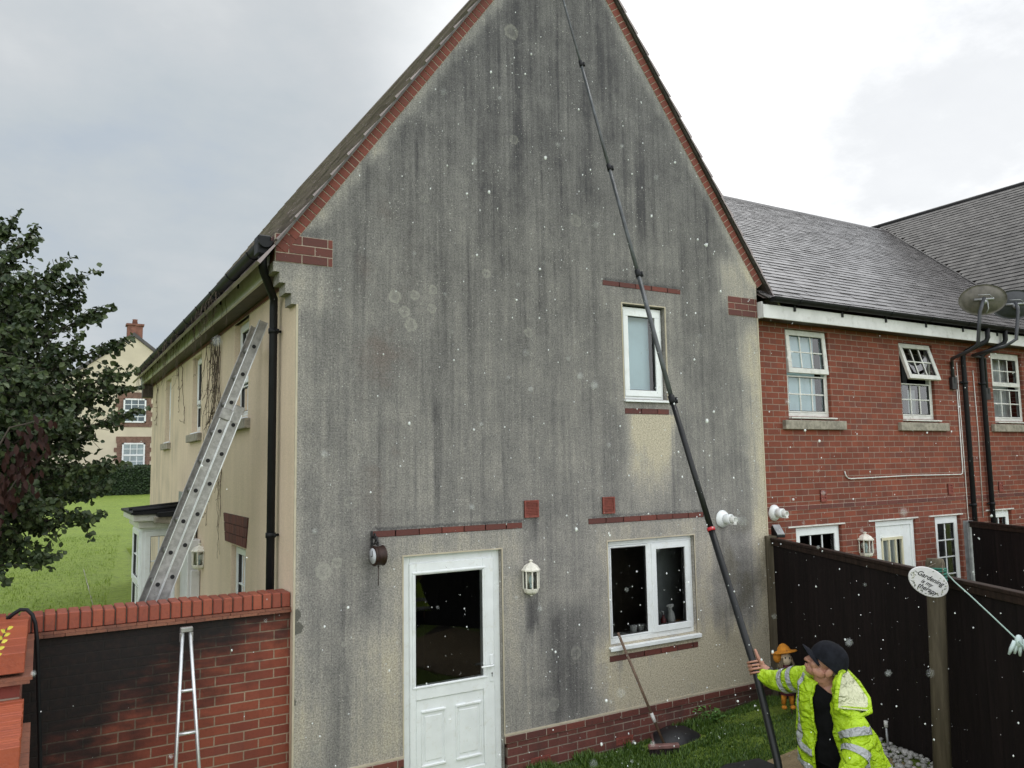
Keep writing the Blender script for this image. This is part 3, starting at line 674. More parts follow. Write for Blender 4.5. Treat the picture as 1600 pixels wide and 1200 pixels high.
# glazed back door
def back_door():
    a, b, c, d = DOOR; w = -.05; m = MB()
    m.fbox(FRONT, a, a + .075, c, d, -.11, w); m.fbox(FRONT, b - .075, b, c, d, -.11, w); m.fbox(FRONT, a + .075, b - .075, d - .075, d, -.11, w)
    m.fbox(FRONT, a + .006, b - .006, d + .002 - .02, d, -.11, w + .012); m.fbox(FRONT, a + .075, b - .075, c, c + .045, -.11, w)
    dr = m.build('door', M['upvc'], house, bevel=.005)
    x0, x1, z0, z1 = a + .07, b - .07, c + .05, d - .072
    m = MB(); e = w + .016; mr0, mr1 = .905, 1.0
    m.fbox(FRONT, x0, x0 + .062, z0, z1, -.10, e); m.fbox(FRONT, x1 - .115, x1, z0, z1, -.10, e)
    m.fbox(FRONT, x0 + .062, x1 - .115, z1 - .105, z1, -.10, e); m.fbox(FRONT, x0 + .062, x1 - .115, z0, z0 + .12, -.10, e); m.fbox(FRONT, x0 + .062, x1 - .115, mr0 - .06, mr1 - .035, -.10, e)
    m.fbox(FRONT, x0 + .062, x1 - .115, z0 + .12, mr0 - .06, -.09, e - .012)
    leaf = m.build('door_leaf', M['upvc'], dr, bevel=.006)
    m = MB()   # bead round the glass
    gx0, gx1, gz0, gz1 = x0 + .045, x1 - .10, mr1 - .035, z1 - .095
    for q in ((gx0 - .02, gx1 + .02, gz1, gz1 + .02), (gx0 - .02, gx1 + .02, gz0 - .02, gz0), (gx0 - .02, gx0, gz0, gz1), (gx1, gx1 + .02, gz0, gz1)): m.fbox(FRONT, *q, e - .004, e + .008)
    px0, px1 = x0 + .09, x1 - .145; pm = (px0 + px1) / 2
    for q0, q1 in ((px0 + .02, pm - .05), (pm + .05, px1 - .0)):   # two raised panels with moulded edges
        zb, zt = .29, .73
        m.fbox(FRONT, q0, q1, zt, zt + .022, e - .014, e + .004); m.fbox(FRONT, q0, q1, zb - .022, zb, e - .014, e + .004)
        m.fbox(FRONT, q0, q0 + .018, zb, zt, e - .014, e - .003); m.fbox(FRONT, q1 - .018, q1, zb, zt, e - .014, e - .003)
        m.fbox(FRONT, q0 + .035, q1 - .035, zb + .03, zt - .03, e - .014, e - .005)
    m.build('door_moulding', M['upvc'], dr, bevel=.006)
    m = MB(); m.poly([FRONT.p(gx0, gz0, e - .012), FRONT.p(gx1, gz0, e - .012), FRONT.p(gx1, gz1, e - .012), FRONT.p(gx0, gz1, e - .012)]); m.build('pane', M['glass'], dr)
    m = MB(); hx = x1 - .035; hz = 1.035
    m.fbox(FRONT, hx - .018, hx + .018, hz - .13, hz + .11, e, e + .010); m.tube([FRONT.p(hx, hz + .02, e), FRONT.p(hx, hz + .02, e + .05), FRONT.p(hx - .02, hz + .02, e + .055), FRONT.p(hx - .13, hz + .022, e + .052)], .010, 8)
    h = m.build('handle', M['upvc'], dr, bevel=.003)
    m = MB(); m.lathe(FRONT.p(hx, hz - .055, e + .009), (0, -1, 0), [(0, .007), (.004, .007)], 10); m.fbox(FRONT, hx - .003, hx + .003, hz - .085, hz - .06, e + .009, e + .013); m.build('keyhole', M['seal'], h)
back_door()
# side-wall windows with stone sills
for i, (a, b, c, d) in enumerate(sw_win):
    w_ = window(house, SIDE, a, b, c, d, [(0, 1, .36, 1, True, 1, 1, 0), (0, 1, 0, .32, False, 2, 1, 0)], w=-.07, fw=.05, sill=(.01, .02, .03, .02))
    m = MB(); m.fbox(SIDE, a - .12, b + .12, c - .14, c - .035, -.02, .06); m.build('stone_sill', M['stone'], w_, bevel=.006)
    back_panel(w_, 'net_curtain', SIDE, a + .03, b - .03, c + .1, d, -.16, M['curtain'], 7)
w_ = window(house, SIDE, *g_win, [(0, 1, 0, 1, True, 2, 3, 0)], w=-.06, fw=.045)
# splayed soldier panel above it
m = MB(); m.prism(SIDE, [(1.76, 2.10), (2.80, 2.10), (2.915, 2.41), (1.67, 2.41)], -.02, .002); m.cur = 1
for k in range(14):
    for r in range(3):
        t0, t1 = k / 14, (k + 1) / 14; q0, q1 = r / 3, (r + 1) / 3
        def pp(t, q): return (1.76 + (1.67 - 1.76) * q + ((2.80 + .115 * q) - (1.76 - .09 * q)) * t, 2.10 + .31 * q)
        e = .004; a, b, c, d = pp(t0, q0), pp(t1, q0), pp(t1, q1), pp(t0, q1)
        m.prism(SIDE, [(a[0] + e, a[1] + e), (b[0] - e, b[1] + e), (c[0] - e, c[1] - e), (d[0] + e, d[1] - e)], 0, .012 + random.uniform(-.001, .001))
m.build('arch_panel', [M['mortar_dark'], M['bricks']], house)
# air bricks
def air_brick(parent, F, u0, u1, v0, v1, w=.012, mat='terracotta', slots=9):
    m = MB(); m.fbox(F, u0, u1, v0, v1, -.02, w * .4)
    m.fbox(F, u0, u0 + .016, v0, v1, 0, w); m.fbox(F, u1 - .016, u1, v0, v1, 0, w); m.fbox(F, u0 + .016, u1 - .016, v1 - .014, v1, 0, w); m.fbox(F, u0 + .016, u1 - .016, v0, v0 + .014, 0, w)
    h = (v1 - v0 - .028) / slots
    for k in range(slots): m.fbox(F, u0 + .016, u1 - .016, v0 + .014 + k * h, v0 + .014 + k * h + h * .5, 0, w * .9)
    return m.build('air_brick', M[mat], parent)
air_brick(house, FRONT, 4.035, 4.195, 2.385, 2.55, .02); air_brick(house, FRONT, 4.972, 5.125, 2.38, 2.55, .02)
for a in (4.06, 5.06, 6.28): air_brick(house, FRONT, a, a + .215, .085, .155, .012, slots=5)
# entrance bay with flat lead roof on the left side
def bay():
    m = MB(); m.box(1.16, LX, 5.02, 6.0, .3, 1.0); m.build('bay_base', M['render_side'], house)
    m = MB(); m.box(1.13, LX - .001, 4.92, 6.2, 2.14, 2.235); m.box(1.06, LX - .001, 4.84, 6.3, 2.235, 2.33); m.build('canopy', M['upvc_dirty'], house, bevel=.012)
    m = MB(); m.prism(Frame((0, 4.80, 0), (1, 0, 0), (0, 0, 1), (0, 1, 0)), [(1.03, 2.33), (1.815, 2.33), (1.815, 2.42), (1.03, 2.36)], 0, 1.55)
    m.prism(Frame((0, 4.62, 0), (1, 0, 0), (0, 0, 1), (0, 1, 0)), [(1.33, 2.30), (1.815, 2.30), (1.815, 2.39), (1.33, 2.35)], 0, .3)
    m.tube([(1.05, 4.85, 2.38), (1.75, 4.85, 2.43)], .026, 8); m.tube([(1.05, 5.4, 2.38), (1.75, 5.4, 2.44)], .026, 8)
    m.build('canopy_roof', M['black_plastic'], house)
    m = MB(); m.box(1.815, 1.83 - .012, 5.3, 5.75, 2.44, 2.60); m.box(1.80, 1.818, 4.8, 5.1, 2.42, 2.53); m.box(1.80, 1.818, 5.76, 6.3, 2.42, 2.58); m.build('lead_flashing', M['grey_metal'], house)
    m = MB(); m.prism(Frame((0, 4.66, 0), (1, 0, 0), (0, 0, 1), (0, 1, 0)), [(1.30, 2.30), (1.80, 2.30), (1.80, 1.93), (1.72, 1.95), (1.66, 2.10), (1.55, 2.19), (1.30, 2.22)], 0, .22); m.build('canopy_bracket', M['stone'], house, bevel=.008)
    N = Frame((0, 5.0, 0), (1, 0, 0), (0, 0, 1), (0, -1, 0))
    window(house, N, 1.18, 1.60, .95, 2.14, [(0, 1, .30, 1, True, 2, 2, 0), (0, 1, 0, .26, False, 2, 1, 0)], w=-.0, fw=.06, name='bay_window')
    Wf = Frame((1.17, 0, 0), (0, 1, 0), (0, 0, 1), (-1, 0, 0))
    window(house, Wf, 5.07, 6.0, .95, 2.14, [(0, 1, .38, 1, True, 2, 2, 0), (0, 1, 0, .34, False, 2, 1, 0)], w=0, fw=.06, name='bay_window')
    m = MB(); m.box(1.66, 1.815, 4.40, 4.98, .4, 2.0); m.box(1.70, 1.815, 3.4 + .98, 4.40, .4, 1.62); m.build('porch_panel', M['fascia_white'], house, bevel=.01)
bay()

# ---------------------------------------------------------------- the red brick house on the right
wing = thing('brick_house', 'red brick house with wet grey tiled roof and white windows, adjoining on the right', 'house', (10.5, .15, 0))
WA = (8.01, 8.825, 3.44, 4.55); WB_ = (10.33, 11.12, 3.44, 4.52); WC = (12.64, 13.52, 3.44, 4.515)
GA = (8.03, 8.89, 1.0, 2.06); GD = (9.575, 10.45, .1, 2.06); GB = (10.905, 11.52, .9, 2.06); GC = (12.33, 12.89, 1.1, 2.08)
m = MB(); rect_hole_wall(m, WING, [(RX - .2, -.3), (16.5, -.3), (16.5, 4.62), (RX - .2, 4.62)], [WA, WB_, WC, GA, GD, GB, GC], .09)
m.build('brick_wall', M['brick_wing'], wing)
brick_run(wing, 'string_course', WING, RX + .01, 16.4, 2.275, 2.335, .006, mats=('bricks', 'mortar'))
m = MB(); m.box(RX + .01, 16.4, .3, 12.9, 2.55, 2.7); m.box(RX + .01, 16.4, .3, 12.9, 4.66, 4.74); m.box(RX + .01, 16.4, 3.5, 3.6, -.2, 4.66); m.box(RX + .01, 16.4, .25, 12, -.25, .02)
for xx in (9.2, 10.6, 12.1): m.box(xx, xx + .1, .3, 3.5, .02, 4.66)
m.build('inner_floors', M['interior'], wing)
# eaves box
m = MB(); m.box(RX + .02, 16.4, -.08, -.055, 4.60, 4.765); m.box(RX + .02, RX + .045, -.055, .15, 4.60, 4.80); m.build('fascia', M['fascia_white'], wing, bevel=.003)
m = MB(); m.box(RX + .046, 16.4, -.054, .15, 4.61, 4.625); m.build('soffit', M['soffit'], wing)
gutter_run(wing, (7.47, -.145, 4.845), (1, 0, 0), 7.0, (0, -1, 0))
# roof planes
T1 = .64; c1 = 1 / math.sqrt(1 + T1 * T1); s1 = T1 * c1
T2 = .747; c2 = 1 / math.sqrt(1 + T2 * T2); s2 = T2 * c2
def z_main(y): return 2.9 + 1.95 + T1 * (y + .1)
def z_cross(x): return 2.9 + 2.71 + T2 * (x - 15.2)
m = MB()
tiles(m, (RX + .06, -.14, z_main(-.14)), (1, 0, 0), (0, c1, s1), (0, -s1, c1), 15.0, (6.5 + .14) / c1, .17, .20, test=lambda p: p.z > z_cross(p.x) - .06, tilt=.008, lift=.006, lip=1)
m.build('roof_tiles', [M['tile_wet'], M['tile_lip']], wing)
m = MB(); zr_ = z_main(6.5)
m.poly([(RX, -.1, z_main(-.1) - .02), (25, -.1, z_main(-.1) - .02), (25, 6.5, zr_ - .02), (RX, 6.5, zr_ - .02)]); m.poly([(RX, 6.5, zr_ - .02), (25, 6.5, zr_ - .02), (25, 13, 4.7), (RX, 13, 4.7)])
m.build('roof_boarding', M['soffit'], wing)
m = MB(); m.tube([(RX + .5, 6.5, zr_ - .04), (20.0, 6.5, zr_ - .04)], .08, 10); m.build('ridge_tiles', M['tile_wet'], wing)
cross = thing('brick_house', 'neighbouring house whose dark tiled roof rises to the right behind the satellite dishes', 'house', (20, 3, 0))
m = MB(); xe = 14.18; Lr = (20.42 - xe) / c2
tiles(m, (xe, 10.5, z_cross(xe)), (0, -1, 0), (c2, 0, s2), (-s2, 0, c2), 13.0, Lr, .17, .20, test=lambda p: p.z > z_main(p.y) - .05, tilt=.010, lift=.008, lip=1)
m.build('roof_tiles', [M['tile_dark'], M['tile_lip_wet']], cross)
m = MB(); m.poly([(xe, -2.6, z_cross(xe) - .02), (xe, 10.5, z_cross(xe) - .02), (20.42, 10.5, z_cross(20.42) - .02), (20.42, -2.6, z_cross(20.42) - .02)])
m.poly([(20.42, -2.6, z_cross(20.42) - .02), (20.42, 10.5, z_cross(20.42) - .02), (26.6, 10.5, z_cross(xe)), (26.6, -2.6, z_cross(xe))]); m.build('roof_boarding', M['soffit'], cross)
m = MB(); m.tube([(20.42, -2.7, z_cross(20.42) - .03), (20.42, 10.5, z_cross(20.42) - .03)], .08, 10); m.build('ridge_tiles', M['tile_dark'], cross)
m = MB(); m.poly([(16.52, -2.3, -.2), (16.52, .14, -.2), (16.52, .14, 5.0), (16.52, -2.3, 5.0)]); m.poly([(16.52, -2.3, -.2), (24, -2.3, -.2), (24, -2.3, 5.0), (20.42, -2.3, 9.4), (16.52, -2.3, 5.0)]); m.poly([(16.51, .14, -.2), (16.51, 13, -.2), (16.51, 13, 5.0), (16.51, .14, 5.0)]); m.poly([(RX + .02, 12.95, -.2), (16.51, 12.95, -.2), (16.51, 12.95, 5.0), (RX + .02, 12.95, 5.0)]); m.build('brick_wall', M['brick_garden_y'], cross)
m = MB()   # valley lead
pv = [(xv, (z_cross(xv) - 4.85) / T1 - .1, z_cross(xv) + .02) for xv in (14.25, 16, 18, 20.1)]
m.tube(pv, .022, 6); m.build('valley_lead', M['tile_dark'], cross)
# windows
TOP = (0, 1, .50, 1, True, 3, 2, 0)
def sash_win(o, tilt, mat='upvc_dirty'):
    a, b, c, d = o
    w_ = window(wing, WING, a, b, c, d, [(0, 1, .53, 1, True, 3, 2, tilt), (0, 1, 0, .47, False, 3, 2, 0)], w=-.045, fw=.05, sill=(.0, .05, .03, .05), mat=mat)
    m = MB(); m.fbox(WING, a - .12, b + .24 - .02, c - .165, c - .05, -.03, .055); m.build('stone_sill', M['stone'], w_, bevel=.006)
    return w_
w_ = sash_win(WA, math.radians(4)); back_panel(w_, 'blind', WING, WA[0] + .04, WA[1] - .1, WA[2] + .05, WA[3], -.16, M['blind'])  # pale blue panel in place of reflected sky
w_ = sash_win(WB_, math.radians(17)); back_panel(w_, 'net_curtain', WING, WB_[0], WB_[1], WB_[2], WB_[2] + .45, -.3, M['curtain'], 6)  # pale curtain brightens the pane in place of a sky reflection
w_ = sash_win(WC, 0); back_panel(w_, 'net_curtain', WING, WC[0], WC[1], WC[2], WC[3], -.25, M['curtain'], 8)  # curtain kept pale to imitate sky mirrored in this window
window(wing, WING, *GA, [(0, 1, 0, 1, True, 3, 3, 0)], w=-.045, fw=.055)
window(wing, WING, *GB, [(0, 1, 0, 1, True, 2, 4, 0)], w=-.045, fw=.055)
window(wing, WING, *GC, [(0, 1, 0, 1, True, 2, 3, 0)], w=-.045, fw=.055)
def wing_door():
    a, b, c, d = GD; m = MB()
    m.fbox(WING, a, a + .06, c, d, -.09, -.03); m.fbox(WING, b - .06, b, c, d, -.09, -.03); m.fbox(WING, a + .06, b - .06, d - .07, d, -.09, -.03)
    dr = m.build('door', M['upvc'], wing, bevel=.004)
    m = MB(); m.fbox(WING, a + .06, b - .06, c, 1.05, -.085, -.05); m.fbox(WING, a + .06, a + .18, 1.05, d - .07, -.085, -.05); m.fbox(WING, b - .26, b - .06, 1.05, d - .07, -.085, -.05); m.fbox(WING, a + .18, b - .26, 1.83, d - .07, -.085, -.05)
    m.build('door_leaf', M['upvc'], dr, bevel=.004)
    m = MB(); x0, x1 = a + .18, b - .26
    for k in range(4):
        q = x0 + (x1 - x0) * k / 3; m.fbox(WING, q - .013, q + .013, 1.05, 1.83, -.056, -.035)
    m.fbox(WING, x0 - .013, x1 + .013, 1.80, 1.835, -.056, -.034); m.fbox(WING, x0, x1, 1.42, 1.44, -.056, -.0355)
    m.build('glazing_bar', plain('cream_paint', (.62, .58, .42), .4, var=.06), dr)
    m = MB(); m.poly([WING.p(x0, 1.05, -.06), WING.p(x1, 1.05, -.06), WING.p(x1, 1.81, -.06), WING.p(x0, 1.81, -.06)]); m.build('pane', M['glass'], dr)
    back_panel(dr, 'net_curtain', WING, x0, x1, 1.0, 1.85, -.12, M['curtain'], 6)
wing_door()
for a, b, c, d in (GA, GD, GB, GC):
    m = MB(); m.fbox(WING, a - .14, b + .06, d + .008, d + .026, -.02, .012); m.build('steel_lintel', M['upvc_dirty'], wing)
for u in (8.51, 11.265, 12.58): air_brick(wing, WING, u, u + .11, 2.365, 2.515, .018, slots=3)
for x0, xs in ((11.80, 12.06), (12.28, 12.54)):
    rainpipe(wing, [(xs, -.145, 4.80), (xs, -.145, 4.66), (xs - .02, -.13, 4.60), (x0 + .04, .05, 4.47), (x0, .09, 4.42), (x0, .095, 4.33), (x0, .095, .1)], .036, [((x0, .095, 4.0), (0, -1, 0)), ((x0, .095, 2.2), (0, -1, 0))])
# white cable on the brickwork
m = MB(); m.tube([(9.0, .14, 2.74), (9.02, .138, 2.68), (9.06, .138, 2.648), (9.12, .138, 2.64), (10.4, .138, 2.655), (11.60, .138, 2.645), (11.64, .138, 2.66), (11.655, .138, 2.72), (11.66, .138, 4.1)], .0085, 6)
m.tube([(11.70, .138, 1.0), (11.71, .138, 2.6), (11.70, .138, 4.3)], .006, 6); m.tube([(12.10, .138, 2.0), (12.13, .138, 3.3), (12.11, .138, 4.2)], .006, 6)
m.build('cable', M['upvc_dirty'], wing)
# ---------------------------------------------------------------- garden walls
gwall = thing('garden_wall', 'red brick garden wall with soldier coping, blackened at its top left, in front of the lawn', 'wall', (.85, .2, 0))
m = MB(); m.box(-.35, LX - .002, .085, .30, -.3, 1.725); m.build('wall_face', M['brick_garden'], gwall)
m = MB()
for k in range(16):
    for (y0, y1, z, h) in ((.045, .345, 1.726, .018), (.06, .335, 1.7455, .018)):
        a = -.34 + k * .135 + (.06 if z > 1.74 else 0); b = min(a + .132, LX - .004)
        if b > a: m.box(a, b, y0 + random.uniform(-.004, .004), y1, z, z + h)
m.build('creasing_tile', M['creasing'], gwall)
m = MB(); m.cur = 1; m.box(-.34, LX - .004, .088, .305, 1.765, 1.872); m.cur = 0
x = LX - .006; k = 0
while x > -.34:
    j = random.uniform(-.003, .003); t_ = random.uniform(-.004, .004)
    m.box(x - .067, x, .076 + j, .318, 1.766, 1.885 + t_); x -= .0765; k += 1
m.build('coping', [M['bricks_coping'], M['mortar_dark']], gwall, bevel=.006)
# the nearer wall stepping down towards the camera
nwall = thing('garden_wall', 'bright orange red brick wall stepping down at the near left edge', 'wall', (-.25, -1.5, 0))
m = MB(); m.box(-.50, -.055, -1.28, .05, -.2, 1.73); m.box(-.50, -.055, -2.55, -1.28, -.2, 1.50); m.build('wall_face', M['brick_garden_y'], nwall)
M['bricks_wet'] = loose_brick('wet_coping_bricks', (.36, .085, .036), (.31, .07, .032), rough=.45, dark=(.20, .045, .025))
def rough_top(x0, x1, y0, y1, z0, z1, n):
    # brick course seen from above: bricks on edge across the wall, with worn ridges
    m = MB(); m.cur = 1; m.box(x0 + .004, x1 - .004, y0 + .004, y1, z0, z1 - .010); m.cur = 0
    for k in range(n):
        a = y0 + (y1 - y0) * k / n; b = y0 + (y1 - y0) * (k + 1) / n
        m.box(x0, x1 + random.uniform(-.003, .003), a + .0015, b - .0015, z0 + .002, z1 + random.uniform(-.002, .002))
    return m.build('coping', [M['bricks_wet'], M['mortar_dark']], nwall, bevel=.003)
rough_top(-.47, -.035, -1.30, .05, 1.785, 1.90, 6); rough_top(-.47, -.035, -2.21, -1.31, 1.535, 1.65, 22)
rough_top(-.47, -.035, -2.56, -2.215, 1.30, 1.50, 3)
m = MB()
for y0, y1, z in ((-1.33, .05, 1.768), (-2.24, -1.315, 1.518)):
    for k in range(5):
        a = y0 + (y1 - y0) * k / 5; b = y0 + (y1 - y0) * (k + 1) / 5
        m.box(-.52, .004, a + .002, b - .002, z - .018, z); m.box(-.51, -.008, a + .002, b - .002, z - .037, z - .019)
m.build('creasing_tile', M['creasing'], nwall)
# hose over the coping
m = MB(); m.tube([(-.16, -.05, 1.90), (-.12, -.06, 1.935), (-.085, -.07, 1.958), (-.045, -.08, 1.955), (-.012, -.09, 1.92), (.008, -.1, 1.86), (.022, -.11, 1.75), (.035, -.10, 1.55), (.052, -.07, 1.25), (.07, -.05, .95), (.085, -.03, .6), (.09, -.02, .3)], .0135, 8)
tag(m.build('hose', M['black_plastic']), 'black hose looped over the wall corner and hanging down the dark brickwork', 'hose')
# sprig of yellow leaves
def leaf_card(mb, c, d, n, L, W, fold=.25):
    """a folded leaf: base c, direction d, normal n"""
    d = V(d).normalized(); s = d.cross(V(n)).normalized(); n = s.cross(d)
    c = V(c); a = mb.vert(c); b = mb.vert(c + d * L * .45 + s * W * .5 + n * W * fold); e = mb.vert(c + d * L); f = mb.vert(c + d * L * .45 - s * W * .5 + n * W * fold)
    g1 = mb.vert(c + d * L * .8 + s * W * .32 + n * W * fold * .6); g2 = mb.vert(c + d * L * .8 - s * W * .32 + n * W * fold * .6); md = mb.vert(c + d * L * .5)
    i0 = len(mb.f)
    mb.face((a, b, md)); mb.face((md, b, g1)); mb.face((md, g1, e)); mb.face((a, md, f)); mb.face((md, g2, f)); mb.face((md, e, g2))
sp = thing('shrub', 'yellow leaved sprig poking over the near wall at the left edge', 'plant', (-.22, -1.45, 1.5))
m = MB(); m.tube([(-.24, -1.42, 1.5), (-.20, -1.43, 1.85), (-.165, -1.43, 1.96), (-.125, -1.42, 2.06)], .003, 5); m.build('stem', M['bark'], sp)
M['yellow_leaf'] = blades_mat('yellow_leaves', (.48, .42, .03), (.62, .56, .07))
m = MB(); m.smooth = True
for t in range(10):
    z = 1.90 + .017 * t; x = -.178 + .0058 * t; s = 1 if t % 2 else -1
    leaf_card(m, (x, -1.43, z), (s * .8 + .3, -.25, .5), (0, -.8, .6), .034, .022)
m.build('leaves', M['yellow_leaf'], sp)

# pointed aluminium window cleaner's ladder leaning on the wall
pl_ = thing('pointer_ladder', 'pointed aluminium window ladder leaning on the blackened garden wall', 'ladder', (1.0, -.3, 0))
def plp(u, t): return V((1.0 + u, -.03 - .30 * (1 - t), .12 + 1.575 * t))
m = MB()
for s in (-1, 1): m.tube([plp(s * (.115 * (1 - t) + .026 * t), t) for t in (0, .5, 1)], .0135, 8)
m.build('stiles', M['alu_bright'], pl_)
for t in (.14, .34, .54, .725):
    q = .115 * (1 - t) + .026 * t; m = MB(); m.tube([plp(-q, t), plp(q, t)], .012, 8); m.build('rung', M['alu_bright'], pl_)
m = MB(); m.box(.955, 1.045, -.055, -.008, 1.675, 1.712); m.box(.952, .972, -.05, -.015, 1.60, 1.675); m.box(1.028, 1.048, -.05, -.015, 1.60, 1.675); m.build('head_bracket', M['alu'], pl_, bevel=.006)

# extension ladder on the side wall
lad = thing('extension_ladder', 'two section aluminium extension ladder leaning against the cream side wall', 'ladder', (.45, 1.0, 0))
L0 = V((.43, 0, .55)); L1 = V((1.785, 0, 4.25)); ld = (L1 - L0).normalized(); ln = V((-ld.z, 0, ld.x)); LT = (L1 - L0).length
M['rung_hole'] = M['dark']
def lad_section(off, t0, t1, y0, y1, first):
    F = Frame(L0 + ln * off, ld, ln, (0, -1, 0)); rungs = []
    for y, s in ((y0, 1), (y1, -1)):
        m = MB(); w = -y
        m.fbox(F, t0, t1, 0, .080, w - .003, w + .003)
        m.fbox(F, t0, t1, -.002, .006, w - s * .022 if s > 0 else w, w if s > 0 else w + .022); m.fbox(F, t0, t1, .076, .084, w - .022 if s > 0 else w, w if s > 0 else w + .022)
        m.fbox(F, t0, t1, -.0025, .010, w + .003, w + .011); m.fbox(F, t0, t1, .072, .0845, w + .003, w + .011)
        st_ = m.build('stile', M['alu'], lad)
        e_ = MB(); e_.fbox(F, t0, t1, -.003, .006, w + .0111, w + .014); e_.fbox(F, t0, t1, .079, .085, w + .0111, w + .014); e_.build('stile_edge', M['alu_bright'], st_)
    t = t0 + .16
    while t < t1 - .06:
        m = MB(); c = F.p(t, .040, -y0); c2 = F.p(t, .040, -y1)
        m.tube([c + V((0, -.010, 0)), c2 + V((0, .006, 0))], .024, 12); r = m.build('rung', M['alu'], lad)
        m = MB(); m.tube([c + V((0, -.0115, 0)), c + V((0, -.008, 0))], .0185, 12); m.build('rung_hollow', M['dark'], r)
        t += .278
lad_section(0.0, 1.02, LT, .85, 1.20, False); lad_section(-.086, .0, 3.05, .835, 1.215, True)
m = MB(); F = Frame(L0 - ln * .086, ld, ln, (0, -1, 0)); m.fbox(F, 2.96, 3.12, -.006, .088, -.86, -.822); m.fbox(F, 2.96, 3.06, .07, .18, -.845, -.826); m.build('guide_bracket', M['alu'], lad, bevel=.004)

# dead ivy hanging from the eaves
M['twig'] = plain('dead_twigs', (.10, .075, .055), .9, var=.4, scale=30)
ivy = MB()
def strand(p, L, r=.004, wob=.05, x=1.80, br=.25):
    p = V(p); pts = [p.copy()]; n = max(3, int(L / .07)); dy = 0
    for i in range(n):
        dy = .7 * dy + random.gauss(0, wob * .5); p = p + V((0, dy, -L / n)); p.x = x + random.uniform(-.012, .004); pts.append(p.copy())
        if random.random() < br and L > .3:
            q = p.copy(); b = [q.copy()]; s = random.choice((-1, 1))
            for _ in range(random.randint(2, 4)): q = q + V((random.uniform(-.02, .005), s * random.uniform(.02, .06), random.uniform(-.07, .03))); b.append(q.copy())
            ivy.tube(b, r * .6, 4, False)
    ivy.tube(pts, [r * (1 - .6 * i / len(pts)) for i in range(len(pts))], 5, False)
for k in range(80):
    y = random.uniform(1.6, 10.1); strand((1.52, y, 4.78), random.uniform(.15, .55) * (1.3 if y > 3 else .8), .003, .05, random.uniform(1.48, 1.62), .3)
for k in range(14): strand((1.79, random.uniform(3.15, 4.15), 4.5), random.uniform(.5, 1.9), .004, .05)
for y, L in ((3.45, 2.3), (3.65, 1.9), (3.85, 1.7), (3.55, 2.0), (3.25, .9), (6.3, .9), (6.6, .7), (9.3, .8)): strand((1.79, y, 4.5), L, .006, .035, 1.805, .55)
for k in range(4): strand((1.79, 3.0 + .07 * k, 3.0), random.uniform(.5, 1.1), .0035, .05)
tag(ivy.build('dead_vine', M['twig']), 'dead brown climber twigs hanging from the gutter over the cream side wall', 'vine')

# ---------------------------------------------------------------- fences
def dark_wood(name, a, b_):
    m, t, b = new_mat(name); p = t.pos(); r = t.rnd()
    g = t.noise(t.vm('MULTIPLY', p, (14, 14, 1.2)), 1.6, 5, .65)
    c = t.mix(t.sm(g, .3, .75), a, b_); c = t.mix(t.mul(r, .5), c, tuple(q * .55 for q in a))
    t.put(b.inputs['Base Color'], c); b.inputs['Roughness'].default_value = .75; b.inputs['Specular IOR Level'].default_value = .2
    t.put(b.inputs['Normal'], t.bump(g, .6, .006)); return m
M['fence'] = dark_wood('dark_stained_wood', (.0075, .0048, .0052), (.017, .0105, .0105))
M['fence_rail'] = dark_wood('worn_fence_rail', (.022, .013, .010), (.06, .035, .026))
M['post_wood'] = dark_wood('weathered_post', (.075, .062, .042), (.15, .125, .085))
fd = V((-.4140, -.9103, 0)); fn = V((-.9103, .4140, 0))          # along the fence, and towards the garden
def fence(name, label, o, d, n, panels, ztop, zbot, rail=True):
    f = thing(name, label, 'fence', o)
    F = Frame(o, d, (0, 0, 1), n)
    F = Frame((o[0], o[1], 0), d, (0, 0, 1), n)
    for a, b, zt in panels:
        m = MB(); u = a + .02; k = 0
        while u < b - .03:
            u1 = min(u + .118, b - .02); e = random.uniform(0, .006)
            m.hexa([F.p(u, zbot, .012 + e), F.p(u1 + .012, zbot, .003 + e), F.p(u1 + .012, zbot, -.003), F.p(u, zbot, -.003), F.p(u, zt - .03, .012 + e), F.p(u1 + .012, zt - .03, .003 + e), F.p(u1 + .012, zt - .03, -.003), F.p(u, zt - .03, -.003)]); u += .118
        m.build('panel', M['fence'], f)
        m = MB(); m.fbox(F, a, b, zt - .03, zt, -.03, .04); m.fbox(F, a, b, zt - .085, zt - .031, .013, .03); m.build('capping_rail', M['fence_rail'], f, bevel=.004)
        m = MB(); m.fbox(F, a, b, zbot - .18, zbot, -.012, .028); m.build('gravel_board', M['fence_rail'], f, bevel=.004)
    return f, F
gf, GF = fence('garden_fence', 'dark brown stained timber fence behind the man and the round sign post', (7.40, -.02, 0), fd, fn, [(.06, 2.99, 2.0), (3.10, 5.9, 1.985)], 2.0, .38)
m = MB(); m.fbox(GF, -.06, .06, 0, 2.02, -.05, .085); m.build('post', M['post_wood'], gf, bevel=.006)
m = MB(); m.fbox(GF, 2.99, 3.09, 0, 2.02, -.06, .04); m.build('post', M['fence'], gf, bevel=.006)
nf, NF = fence('garden_fence', 'dark brown fence further back between the brick house gardens, beside the second drainpipe', (11.5, .05, 0), fd, fn, [(.1, 2.8, 1.99)], 1.99, .1)
m = MB(); m.fbox(NF, -.01, .09, 0, 1.99, -.05, .05); m.build('post', M['grey_metal'], nf, bevel=.006)
